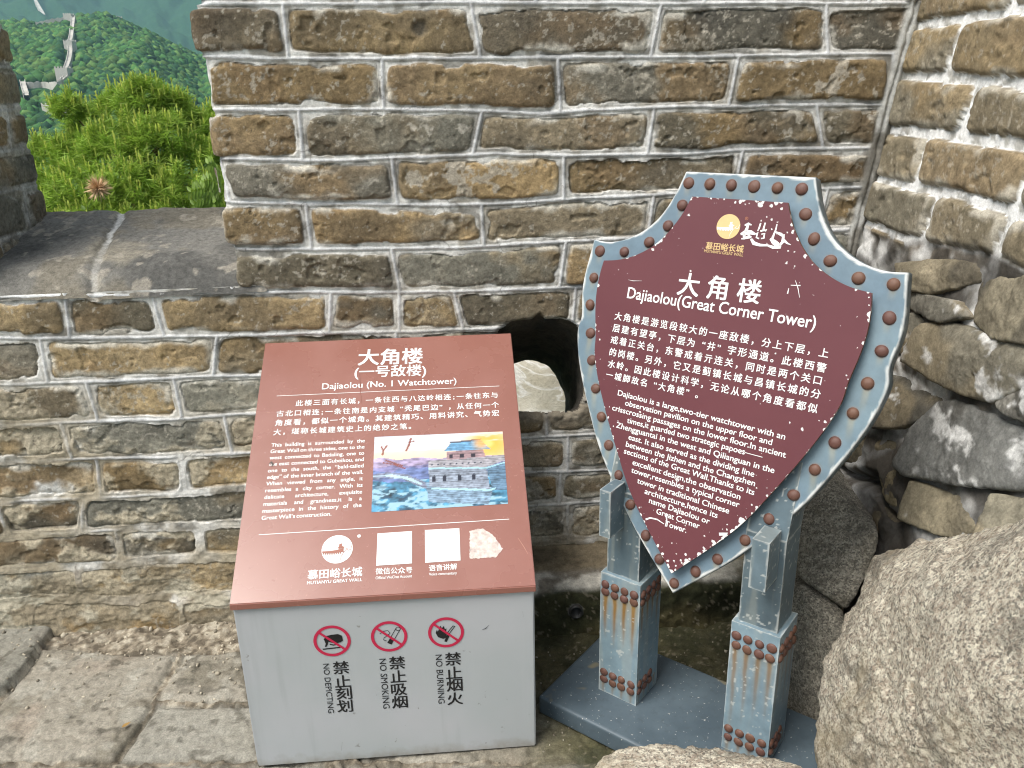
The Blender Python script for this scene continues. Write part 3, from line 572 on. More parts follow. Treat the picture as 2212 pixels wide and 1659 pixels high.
def rock(name, pts, mat, seed, sub=6, p=13, amp=.012, fine=.0035, grow=1.0, tint=None, lime=False):
    pts = np.array(pts, float); ctr = pts.mean(0); pts = ctr + (pts - ctr) * grow
    bm = bmesh.new(); [bm.verts.new(tuple(q - ctr)) for q in pts]; bmesh.ops.convex_hull(bm, input=bm.verts[:]); bm.normal_update()
    pn = np.array([f.normal[:] for f in bm.faces]); pd = np.array([f.normal.dot(f.calc_center_median()) for f in bm.faces]); bm.free()
    sgn = np.sign(pd); pn = pn * sgn[:, None]; pd = np.maximum(np.abs(pd), .01)
    b2 = bmesh.new(); bmesh.ops.create_icosphere(b2, subdivisions=sub, radius=1); d = np.array([v.co[:] for v in b2.verts]); d /= np.linalg.norm(d, axis=1)[:, None]
    fc = np.array([[v.index for v in f.verts] for f in b2.faces]); b2.free()
    k = np.clip(d @ pn.T, 0, None) / pd; mx = k.max(1, keepdims=True); r = 1 / (mx[:, 0] * ((k / mx) ** p).sum(1) ** (1 / p))
    co = d * r[:, None]
    n_ = amp * fbm3(co * 7, 5, seed, .58) + amp * .7 * -np.abs(fbm3(co * 12, 3, seed + 4)) + fine * fbm3(co * 55, 4, seed + 9, .65)
    co = co + d * n_[:, None]
    col = None
    if tint is not None:
        q = co + ctr; col = np.array(tint) * (1 + .30 * fbm3(q * 16, 4, seed + 20))[:, None]; col = mix(col, (.055, .05, .042), sst(.1, .55, fbm3(q * 9, 4, seed + 21)) * .6); col = mix(col, (.27, .215, .13), sst(.25, .6, fbm3(q * 6, 3, seed + 22)) * .45); col = mix(col, (.66, .655, .64), sst(.08, .36, fbm3(q * 12, 5, seed + 23, .65) - (.26 if lime else .52)) * .75); col = np.clip(col, .02, .9)
    o = make(name, co + ctr, fc, mat, smooth=True, col=col); o.data.transform(Matrix.Translation(-Vector(ctr))); o.location = ctr; return o
def Y(x, y, d): return at_y(x, y, d)
big = [Y(1752, 1659, 1.26), Y(1748, 1590, 1.31), Y(1766, 1480, 1.34), Y(1812, 1365, 1.38), Y(1850, 1285, 1.42), Y(1884, 1206, 1.46), Y(1950, 1170, 1.41), Y(2060, 1155, 1.29), Y(2212, 1122, 1.14), Y(2480, 1070, .97),
       Y(1960, 1262, 1.20), Y(2075, 1390, 1.03), Y(2190, 1530, .92), Y(2330, 1690, .84), Y(2560, 1500, .80)]
big += [np.array(q) for q in ((.66, 1.33, -.03), (.70, 1.05, -.03), (.78, .85, -.03), (.98, .80, -.03), (1.0, 1.2, -.03), (.90, 1.46, -.03), (1.02, 1.0, .5))]
tag(rock('boulder', big, MAT_GRAN, 3, sub=7, p=60, amp=.019, fine=.006, grow=1.02), 'big pale speckled granite boulder beside the shield stand, cut off by the picture edge', 'boulder')
low = [Y(1275, 1680, 1.22), Y(1300, 1645, 1.235), Y(1335, 1624, 1.25), Y(1400, 1607, 1.26), Y(1480, 1611, 1.26), Y(1560, 1617, 1.26), Y(1640, 1630, 1.25), Y(1730, 1655, 1.22), Y(1790, 1690, 1.17)]
low += [np.array([.10, 1.12, -.02]), np.array([.16, .90, -.02]), np.array([.62, .90, -.02]), np.array([.72, 1.12, -.02]), np.array([.60, 1.24, -.02]), np.array([.20, 1.24, -.02]), np.array([.25, .92, .12]), np.array([.58, .95, .12])]
tag(rock('boulder', low, MAT_GRAN, 8, sub=7, p=26, amp=.012, fine=.0055, grow=1.06), 'low pale granite rock lying in front of the blue base plate', 'boulder')
blk = [Y(1742, 1075, 1.70), Y(1765, 1048, 1.72), Y(1808, 1050, 1.70), Y(1862, 1100, 1.64), Y(1908, 1150, 1.58), Y(1906, 1200, 1.55), Y(1874, 1268, 1.52), Y(1834, 1332, 1.52), Y(1742, 1258, 1.58), Y(1690, 1180, 1.68), Y(1715, 1250, 1.62)]
blk += [q + np.array([.05, .30, .0]) for q in blk[:9]]
tag(rock('stone_block', blk, MAT_GRAN2, 14, sub=6, p=18, amp=.008), 'grey granite block wedged against the wall corner, upper of the two behind the right post', 'stone')
blk = [Y(1738, 1272, 1.57), Y(1790, 1312, 1.52), Y(1832, 1342, 1.50), Y(1830, 1420, 1.46), Y(1800, 1490, 1.46), Y(1745, 1520, 1.50), Y(1690, 1500, 1.58), Y(1690, 1290, 1.62)]
blk += [q + np.array([.08, .25, -.0]) for q in blk]; blk += [np.array([q[0], q[1], -.02]) for q in blk[4:7]]
tag(rock('stone_block', blk, MAT_GRAN2, 19, sub=6, p=18, amp=.008), 'lower grey granite block standing on the floor behind the right post', 'stone')

# rubble of the side wall: each stone a squared, broken block set in the mortar
rs_ = np.random.default_rng(41)
for poly, tint, i in STONE_JOBS:
    p_ = np.array(poly); c_ = p_.mean(0); p_ = c_ + (p_ - c_) * 1.13; ta, tb_, h0 = rs_.normal(0, .10), rs_.uniform(-.34, -.05), rs_.uniform(.016, .034); P = []
    for a, b in p_:
        hf = h0 + ta * (a - c_[0]) + tb_ * (b - c_[1]) + rs_.normal(0, .004)
        P += [c2 + a * SR + b * TR_ + hf * NR, c2 + (c_[0] + (a - c_[0]) * .96) * SR + (c_[1] + (b - c_[1]) * .96) * TR_ - .14 * NR]
    P.append(c2 + c_[0] * SR + c_[1] * TR_ + (h0 + .012) * NR + rs_.normal(0, .015) * SR)
    put(rock('rubble_stone', P, MAT_STONE, 300 + i * 7, sub=5 if i > 12 else 6, p=30, amp=.006, fine=.0030, tint=tint * .98, lime=i in (1, 4, 6, 7)), side)

# ================================================================== LETTERING
_gc = {}
def glyphs(s, bold=0.0):
    k = s
    if k not in _gc:
        c = bpy.data.curves.new('t', 'FONT'); c.body = s; c.size = 1; c.resolution_u = 3
        o = bpy.data.objects.new('t', c); COL.objects.link(o); bpy.context.view_layer.update()
        ev = o.evaluated_get(bpy.context.evaluated_depsgraph_get()); m = bpy.data.meshes.new_from_object(ev)
        co = np.array([v.co[:2] for v in m.vertices]).reshape(-1, 2); fs = [tuple(p.vertices) for p in m.polygons]
        bpy.data.objects.remove(o); bpy.data.meshes.remove(m); bpy.data.curves.remove(c); _gc[k] = (co, fs)
    return _gc[k]
class Flat:
    """collects flat shapes lying on one plane: o + a*x + b*y, lifted by h along n"""
    def __init__(s, o, a, b, n): s.o, s.a, s.b, s.n = map(np.asarray, (o, a, b, n)); s.v, s.f, s.c = [], [], []
    def loc(s, p, lift=0.0): q = hit(p, s.o + s.n * lift, s.n) - s.o; return np.array([q @ s.a, q @ s.b])
    def add(s, co, fs, lift=.0006, c=(1, 1, 1)):
        k = len(s.v); co = np.asarray(co, float); s.v += [s.o + s.a * x + s.b * y + s.n * lift for x, y in co]; s.f += [tuple(i + k for i in f) for f in fs]; s.c += [c] * len(co)
    def poly(s, pts, lift=.0006, c=(1, 1, 1)): s.add(pts, [tuple(range(len(pts)))], lift, c)
    def line(s, p, q, w, **k):
        p, q = np.array(p), np.array(q); d = q - p; n = np.array([-d[1], d[0]]) / np.linalg.norm(d) * w / 2; s.poly([p - n, q - n, q + n, p + n], **k)
    def stroke(s, pts, ws, **k):           # brush stroke of changing width
        p = np.array(pts, float); ws = np.broadcast_to(np.array(ws, float), (len(p),)); d = np.gradient(p, axis=0); d /= np.linalg.norm(d, axis=1)[:, None] + 1e-9
        n = np.c_[-d[:, 1], d[:, 0]] * ws[:, None] / 2; a, b = p + n, p - n; m = len(p)
        s.add(np.r_[a, b], [(i, i + m, i + m + 1, i + 1) for i in range(m - 1)], **k)
    def ring(s, ctr, r0, r1, n=64, **k):
        t = np.linspace(0, 2 * math.pi, n, endpoint=False); e = np.c_[np.cos(t), np.sin(t)]
        if r0 <= 0: s.poly(np.array(ctr) + e * r1, **k); return
        s.add(np.r_[np.array(ctr) + e * r0, np.array(ctr) + e * r1], [(i, n + i, n + (i + 1) % n, (i + 1) % n) for i in range(n)], **k)
    def text(s, t, p, q, size=None, bold=0.0, yk=1.0, justify=False, lift=.0006, **k):
        if bold:                           # heavier strokes: the same letters again, a hair aside and a hair higher
            e = bold * (size or np.linalg.norm(np.array(q) - np.array(p)) / max(1e-6, np.ptp(glyphs(t)[0][:, 0]))) * .85
            for i, (dx, dy) in enumerate(((-1, -.6), (1, -.6), (-1, .6), (1, .6))):
                o_ = np.array([dx, dy]) * e; s.text(t, np.array(p) + o_, np.array(q) + o_, size, 0.0, yk, justify, lift + .00004 * (i + 1), **k)
            return
        k['lift'] = lift
        """baseline from p to q (plane coordinates); the line is fitted to that length, or, with a size, its words are spread over it"""
        p, q = np.array(p), np.array(q); d = q - p; Ln = np.linalg.norm(d); d = d / Ln; e = np.array([-d[1], d[0]])
        if justify and size:
            ws = t.split(' '); gs = [glyphs(w, bold) for w in ws]; x0 = [g[0][:, 0].min() for g in gs]; wd = [g[0][:, 0].max() - a for g, a in zip(gs, x0)]
            gap = (Ln - sum(wd) * size) / max(1, len(ws) - 1); x = 0.0; kx = 1.0
            if gap < size * .16: kx = (Ln - size * .22 * (len(ws) - 1)) / (sum(wd) * size); gap = size * .22
            for (co, fs), a, w_ in zip(gs, x0, wd):
                s.add([p + d * (x + (cx - a) * size * kx) + e * cy * size * yk for cx, cy in co], fs, **k); x += w_ * size * kx + gap
        else:
            co, fs = glyphs(t, bold); a, b = co[:, 0].min(), co[:, 0].max(); z = Ln / (b - a); sy = (size or z) * yk
            s.add([p + d * (cx - a) * z + e * cy * sy for cx, cy in co], fs, **k)
    def cells(s, t, p, q, fill=.88, bold=0.0, **k):      # Chinese lines: one square cell per character
        p, q = np.array(p), np.array(q); d = q - p; Ln = np.linalg.norm(d); d = d / Ln; ws = [.5 if ord(ch) < 256 else 1.0 for ch in t]; cw = Ln / sum(ws); x = 0.0; e = np.array([-d[1], d[0]])
        for ch, w in zip(t, ws):
            co, _ = glyphs(ch); a, b = co[:, 0].min(), co[:, 0].max(); mid = .5 * (a + b) if ch in '“”' else (.5 if w == 1 else .5 * (a + b)); off = (.25 if ch == '“' else -.25 if ch == '”' else 0) * cw
            o_ = p + d * (x + w * cw / 2 + off - (mid - a) * fill * cw) + e * (1 - fill) * .35 * cw; s.text(ch, o_, o_ + d * (b - a) * fill * cw, size=fill * cw, bold=bold, **k); x += w * cw
    def build(s, name, mat, root):
        return put(make(name, np.array(s.v), s.f, mat, None, np.array(s.c), smooth=False), root)
MAT_PRINT = m_attr('print_ink', .45, .05, 60, .4, 0)

# ================================================================== BOX SIGN
bl_, br_ = on_floor(555, 1657), on_floor(1160, 1612); BU = (br_ - bl_) / np.linalg.norm(br_ - bl_); BN = np.array([BU[1], -BU[0], 0]); BW = float(np.linalg.norm(br_ - bl_))
BH, BD, BT = .414, .575, .802              # height at the front, depth, height at the back
box = empty('information_box', bl_, 'low grey metal box sign with sloping red-brown text panel against the brick wall', 'sign')
def B3(u, d, z): return bl_ + BU * u - BN * d + ZV * z
def slab(name, quad, n, t, mat, root, bev=.002, col=None):   # four corners plus a thickness along -n, edges bevelled
    bm = bmesh.new(); a = [bm.verts.new(q) for q in quad]; b = [bm.verts.new(q - n * t) for q in quad]
    bm.faces.new(a); bm.faces.new(b[::-1])
    for i in range(4): bm.faces.new([a[i], b[i], b[(i + 1) % 4], a[(i + 1) % 4]])
    bmesh.ops.recalc_face_normals(bm, faces=bm.faces[:])
    if bev: bmesh.ops.bevel(bm, geom=bm.edges[:], offset=bev, segments=2, affect='EDGES')
    return put(bm_obj(name, bm, mat), root)
m, t, n, l, b = nt('brushed_grey_sheet'); tc = n.new('ShaderNodeTexCoord').outputs['Object']
mp = n.new('ShaderNodeMapping'); mp.inputs['Scale'].default_value = (1, 1, .06); l.new(tc, mp.inputs[0])
x1 = nz(n, l, mp.outputs[0], 60, 5, .6); x2 = nz(n, l, tc, 5, 4, .5); x3 = nz(n, l, mp.outputs[0], 16, 4, .6)
c = mixc(n, l, rng(n, l, x2, .35, .65, 0, 1), (.395, .42, .43), (.435, .445, .465)); c = mixc(n, l, rng(n, l, x1, .52, .72, 0, .35), c, (.43, .45, .46)); c = mixc(n, l, rng(n, l, x3, .56, .72, 0, .45), c, (.25, .265, .265))
x4 = nz(n, l, tc, 38, 3, .6); c = mixc(n, l, rng(n, l, x4, .70, .74, 0, .6), c, (.16, .15, .13))
sx = n.new('ShaderNodeSeparateXYZ'); l.new(tc, sx.inputs[0]); dirt = mth(n, l, 'MULTIPLY', rng(n, l, sx.outputs[2], .0, .06, 1, 0), nz(n, l, tc, 26, 5, .6)); c = mixc(n, l, rng(n, l, dirt, .25, .6, 0, .7), c, (.22, .19, .14))
l.new(c, b.inputs['Base Color']); b.inputs['Roughness'].default_value = .42; b.inputs['Metallic'].default_value = .0; b.inputs['Specular IOR Level'].default_value = .5
bump(n, l, b, x3, .08, .001); MAT_SHEET = m
# the body: front, sides, back, one folded shell
bm = bmesh.new(); x0, x1_ = .002, BW - .002; prof_ = [(0.0, 0.0), (0.0, BH), (BD, BT - .012), (BD, 0.0)]
va = [bm.verts.new(B3(x0, d, z)) for d, z in prof_]; vb = [bm.verts.new(B3(x1_, d, z)) for d, z in prof_]
bm.faces.new(va); bm.faces.new(vb[::-1])
for i in range(4): bm.faces.new([va[i], vb[i], vb[(i + 1) % 4], va[(i + 1) % 4]])
bmesh.ops.recalc_face_normals(bm, faces=bm.faces[:]); bmesh.ops.bevel(bm, geom=bm.edges[:], offset=.003, segments=2, affect='EDGES')
put(bm_obj('housing', bm, MAT_SHEET), box)
m, t, n, l, b = nt('red_brown_panel'); tc = n.new('ShaderNodeTexCoord').outputs['Object']; x1 = nz(n, l, tc, 7, 4, .55); x2 = nz(n, l, tc, 120, 4, .6); x3 = nz(n, l, tc, 30, 3, .6, 2.0)
c = mixc(n, l, rng(n, l, x1, .3, .7, 0, 1), (.245, .098, .073), (.275, .117, .092)); c = mixc(n, l, rng(n, l, x2, .66, .72, 0, .5), c, (.46, .24, .19)); c = mixc(n, l, rng(n, l, x3, .70, .74, 0, .3), c, (.17, .06, .04))
l.new(c, b.inputs['Base Color']); b.inputs['Roughness'].default_value = .27; l.new(rng(n, l, x1, .3, .7, .22, .32), b.inputs['Roughness']); b.inputs['Specular IOR Level'].default_value = .6; b.inputs['Coat Weight'].default_value = .2; b.inputs['Coat Roughness'].default_value = .22; MAT_PANEL = m
pf = B3(0, -.006, BH + .012); pv = B3(0, BD, BT) - pf; PL = float(np.linalg.norm(pv)); pv = pv / PL; pn = np.cross(BU, pv)
quad = [pf - BU * .001, pf + BU * (BW + .001), pf + BU * (BW + .001) + pv * PL, pf - BU * .001 + pv * PL]
slab('panel', quad, pn, .010, MAT_PANEL, box, .0012)
bm = box_bm(0, BW + .002, -.0075, .0005, BH - .0015, BH + .0118, .0012); bm.transform(Matrix(((BU[0], -BN[0], 0, bl_[0] - BU[0] * .001), (BU[1], -BN[1], 0, bl_[1] - BU[1] * .001), (0, 0, 1, 0), (0, 0, 0, 1)))); put(bm_obj('panel_lip', bm, MAT_PANEL), box)
PT = Flat(pf, BU, pv, pn)
k1 = src(520, 760, 2.9105); k2 = src(520, 1330, 2.836); q1 = lambda x, y: PT.loc(k1(x, y)); q2 = lambda x, y: PT.loc(k2(x, y))
WHT = (.80, .80, .79); LB = .012
PT.text('大角楼', q1(930, 272), q1(1368, 258), bold=.024, c=WHT)
PT.text('(一号敌楼)', q1(905, 358), q1(1392, 344), bold=.018, c=WHT)
PT.text('Dajiaolou (No. 1 Watchtower)', q1(683, 445), q1(1600, 405), bold=.012, yk=1.0, c=WHT)
PT.line(q1(375, 490), q1(1893, 422), .0013, c=WHT); PT.line(q1(252, 1437), q1(1960, 1330), .0014, c=WHT)
for t_, a, b in (('此楼三面有长城，一条往西与八达岭相连;一条往东与', (498, 558), (1890, 500)), ('古北口相连;一条往南是内支城“秃尾巴边”，从任何一个', (365, 630), (1895, 567)),
                 ('角度看，都似一个城角。其建筑精巧、用料讲究、气势宏', (357, 693), (1898, 623)), ('大，堪称长城建筑史上的绝妙之笔。', (345, 757), (1330, 712))):
    PT.cells(t_, q1(*a), q1(*b), fill=.90, bold=.016, c=WHT)
EN = ['This building is surrounded by the', 'Great Wall on three sides, one to the', 'west connected to Badaling, one to', 'the east connected to Gubeikou, and', 'one to the south, the “bald-tailed', 'edge” of the inner branch of the wall.',
      'When viewed from any angle, it', 'resembles a city corner. With its', 'delicate architecture, exquisite', 'materials and grandness,it is a', 'masterpiece in the history of the', 'Great Wall’s construction.']
a0, a1, b0, b1 = q1(337, 838), q1(277, 1288), q1(975, 806), q1(952, 1247)
for i, t_ in enumerate(EN):
    k = i / 10.0; p_, e_ = a0 + (a1 - a0) * k, b0 + (b1 - b0) * k
    if i == 11: e_ = p_ + (e_ - p_) * .70
    PT.text(t_, p_, e_, size=.0142, bold=.014, justify=True, c=WHT)
def great_wall_mark(pl, c, r, disc, fig):
    """round emblem: a disc with a battlemented wall rising to a small watchtower"""
    pl.ring(c, 0, r, c=disc, lift=.0006); k = dict(c=fig, lift=.0011); f = lambda x, y: (c[0] + x * r, c[1] + y * r)
    xs = np.linspace(-.95, .42, 16); lo = -.18 - .10 * np.cos((xs + .3) * 1.7); hi = lo + .13 + .10 * (xs + .95)
    pl.add([f(x, y) for x, y in zip(xs, lo)] + [f(x, y) for x, y in zip(xs, hi)], [(i, i + 1, i + 17, i + 16) for i in range(15)], **k)
    for x in np.linspace(-.9, .2, 9): y = -.18 - .10 * math.cos((x + .3) * 1.7); pl.poly([f(x, y - .10), f(x + .075, y - .10), f(x + .075, y + .02), f(x, y + .02)], **k)
    pl.poly([f(.02, .12), f(.34, .20), f(.40, .16), f(.52, .14), f(.42, .06), f(.1, .0)], **k); pl.poly([f(.10, .14), f(.12, .36), f(.30, .40), f(.30, .18)], **k)
    pl.stroke([f(.22, -.95), f(.26, -.6), f(.42, -.25), f(.62, .0), f(.74, .05)], [.01 * r, .03 * r, .045 * r, .03 * r, .02 * r], **k)
    pl.stroke([f(.60, .02), f(.70, -.14), f(.88, -.06), f(.93, .22)], [.03 * r, .05 * r, .04 * r, .03 * r], **k)
RED = (.30, .115, .08); ce = q1(787, 1535); rr_ = float(np.linalg.norm(q1(893, 1530) - ce))
great_wall_mark(PT, ce, rr_, WHT, RED); PT.text('®', q1(924, 1457), q1(948, 1455), bold=.02, c=WHT)
PT.text('慕田峪长城', q2(570, 76), q2(932, 52), bold=.02, yk=1.0, c=WHT); PT.text('MUTIANYU GREAT WALL', q2(566, 114), q2(932, 91), bold=.016, yk=1.0, c=WHT)
PT.text('微信公众号', q2(1022, 44), q2(1265, 34), bold=.014, c=WHT); PT.text('Official WeChat Account', q2(1022, 80), q2(1264, 66), bold=.008, yk=1.25, c=WHT)
PT.text('语音讲解', q2(1377, 22), q2(1563, 10), bold=.014, c=WHT); PT.text('Voice commentary', q2(1377, 55), q2(1562, 46), bold=.008, yk=1.2, c=WHT)
PT.build('panel_lettering', MAT_PRINT, box)
# the two plain white squares of the code stickers, the remains of a third, scratches
ST = Flat(pf, BU, pv, pn)
for qd in ([(1062, 1428), (1297, 1412), (1297, 1632), (1053, 1648)], [(1385, 1405), (1620, 1392), (1628, 1612), (1387, 1628)]):
    put(slab('sticker', [ST.o + ST.a * x + ST.b * y + ST.n * .0009 for x, y in [q1(*p) for p in qd]], pn, .0006, m_plain('sticker_white', (.74, .74, .73), .5, .05, 60), box, 0), box)
rg = np.random.default_rng(4); pc = [q1(*p) for p in [(1690, 1412), (1780, 1393), (1852, 1440), (1918, 1535), (1872, 1590), (1690, 1602)]]; pr_ = resample([tuple(p) for p in pc], 90); pr_ = pr_ + rg.normal(0, .0007, pr_.shape)
ST.poly(pr_, lift=.0008, c=(.60, .50, .46)); ST.build('sticker_residue', m_attr('paper_residue', .8, .35, 90, .2, .4), box)
for pts, w_, c_ in (([(940, 330), (946, 460), (954, 545)], .0012, (.24, .08, .055)), ([(2020, 1460), (2060, 1520), (2088, 1570)], .0014, (.48, .25, .2)), ([(1100, 130), (1160, 122)], .0010, (.36, .17, .13)), ([(1660, 232), (1672, 222)], .002, (.5, .3, .25)), ([(325, 955), (338, 942), (350, 958), (340, 972)], .005, (.03, .02, .015)), ([(620, 1400), (655, 1380)], .001, (.2, .08, .06))):
    SX = Flat(pf, BU, pv, pn); SX.stroke([q1(*p) for p in pts], [w_ * .5] + [w_] * (len(pts) - 2) + [w_ * .4], c=c_, lift=.0013); SX.build('scratch', MAT_PRINT, box)
# printed picture of the watchtower at sunset, painted cell by cell
NXp, NYp = 150, 100; px_, py_ = np.meshgrid((np.arange(NXp) + .5) / NXp, (np.arange(NYp) + .5) / NYp)
im = mix((.66, .72, .80), (.85, .70, .55), sst(.02, .34, py_)); im = mix(im, (.90, .55, .16), sst(.30, .03, np.hypot(px_ - .90, (py_ - .17) * .8))); im = mix(im, (.95, .85, .45), sst(.09, .0, np.hypot(px_ - .86, py_ - .17)))
im = mix(im, (.80, .80, .82), sst(.1, .5, fbm(px_ * 5, py_ * 20, 4, 901)) * sst(.4, .1, py_) * .6)
for base, a, c_, sd in ((.34, .05, (.48, .42, .56), 1), (.41, .07, (.34, .33, .52), 2), (.49, .07, (.24, .30, .50), 3)):
    im = mix(im, np.array(c_) * (1 + .4 * fbm(px_ * 22, py_ * 30, 3, 905 + sd))[..., None], (py_ > base + a * fbm(px_ * 4, px_ * 0, 4, 910 + sd)) * 1.0)
im = mix(im, np.array([.12, .30, .42]) * (1 + .8 * fbm(px_ * 18, py_ * 18, 4, 920))[..., None], (py_ > .60 + .05 * fbm(px_ * 5, px_ * 0, 3, 921)) * 1.0)
im = mix(im, (.42, .60, .70), sst(.1, .4, fbm(px_ * 14, py_ * 24, 4, 922)) * (py_ > .62))
def P_(poly, c_, v=.2, f=40, sd=0):
    global im
    im = mix(im, np.clip(np.array(c_) * (1 + v * fbm(px_ * f, py_ * f, 3, 930 + sd) + .18 * np.sign(np.sin(py_ * 260)) * (v > .15))[..., None], 0, 1), inside(px_, py_, poly) * 1.0)
P_([(0, .52), (.12, .50), (.26, .54), (.40, .66), (.42, .76), (.34, .70), (.22, .60), (.1, .57), (0, .58)], (.30, .33, .42), .3); P_([(.0, .545), (.14, .53), (.28, .58), (.38, .68), (.36, .69), (.24, .60), (.1, .555)], (.55, .68, .76), .1)
P_([(.40, .66), (.58, .64), (.90, .80), (.86, 1.0), (.42, .92)], (.30, .40, .50), .35); P_([(.42, .46), (.86, .50), (.88, .82), (.60, .78), (.43, .72)], (.36, .40, .47), .3)
P_([(.86, .50), (1.0, .44), (1.0, .82), (.90, .82)], (.20, .30, .40), .3); P_([(.42, .37), (1.0, .34), (1.0, .42), (.86, .50), (.42, .47)], (.42, .41, .44), .3); P_([(.42, .465), (.86, .50), (1.0, .44), (1.0, .455), (.86, .52), (.42, .485)], (.45, .66, .72), .1)
P_([(.44, .735), (.88, .80), (.92, .78), (.92, .80), (.88, .825), (.44, .755)], (.5, .72, .78), .1); P_([(.56, .26), (.84, .24), (.86, .36), (.56, .37)], (.42, .32, .34), .25); P_([(.54, .25), (.60, .13), (.82, .10), (.90, .25), (.72, .245)], (.22, .40, .56), .25); P_([(.59, .125), (.83, .095), (.83, .115), (.59, .145)], (.16, .16, .2), .1)
for x_ in (.45, .53, .64, .75): P_([(x_, .66), (x_, .59), (x_ + .012, .57), (x_ + .026, .59), (x_ + .026, .665)], (.05, .06, .10), .05)
for x_ in (.58, .66, .75): P_([(x_, .35), (x_, .30), (x_ + .03, .30), (x_ + .03, .35)], (.07, .06, .09), .05)
for i in range(9): P_([(.44 + i * .047, .44), (.44 + i * .047, .425), (.452 + i * .047, .425), (.452 + i * .047, .44)], (.10, .11, .16), .05)
im = mix(im, (.95, .55, .18), sst(.10, .0, np.hypot(px_ - .83, (py_ - .16) * .7)) * .8)
im = mix(im, (.05, .10, .16), sst(.25, .6, fbm(px_ * 16, py_ * 22, 4, 940)) * sst(.55, .8, py_) * sst(.5, .2, px_) * .7)
for pts in ([(.07, .26), (.075, .20), (.06, .15)], [(.075, .20), (.10, .14)], [(.27, .14), (.285, .05)], [(.275, .10), (.31, .09)], [(.27, .14), (.25, .22)], [(.08, .37), (.16, .40), (.24, .46)], [(.10, .34), (.22, .42)]):
    im = mix(im, (.34, .13, .10), (np.abs(sdist(px_, py_, pts, closed=False)) < .008) * .9)
cq = [q1(1042, 770), q1(1915, 732), q1(1952, 1225), q1(1020, 1283)]
gxp, gyp = np.meshgrid(np.linspace(0, 1, NXp + 1), np.linspace(0, 1, NYp + 1)); co2 = (cq[0][None, None] * ((1 - gxp) * (1 - gyp))[..., None] + cq[1] * (gxp * (1 - gyp))[..., None] + cq[2] * (gxp * gyp)[..., None] + cq[3] * ((1 - gxp) * gyp)[..., None])
ii = np.clip((gyp * NYp).astype(int), 0, NYp - 1), np.clip((gxp * NXp).astype(int), 0, NXp - 1)
P3 = pf + co2[..., :1] * BU + co2[..., 1:] * pv + pn * .0006
put(grid_obj('printed_picture', P3, MAT_PRINT, None, np.clip(im[ii], 0, 1) ** 1.45 * .95, None, flip=True), box)
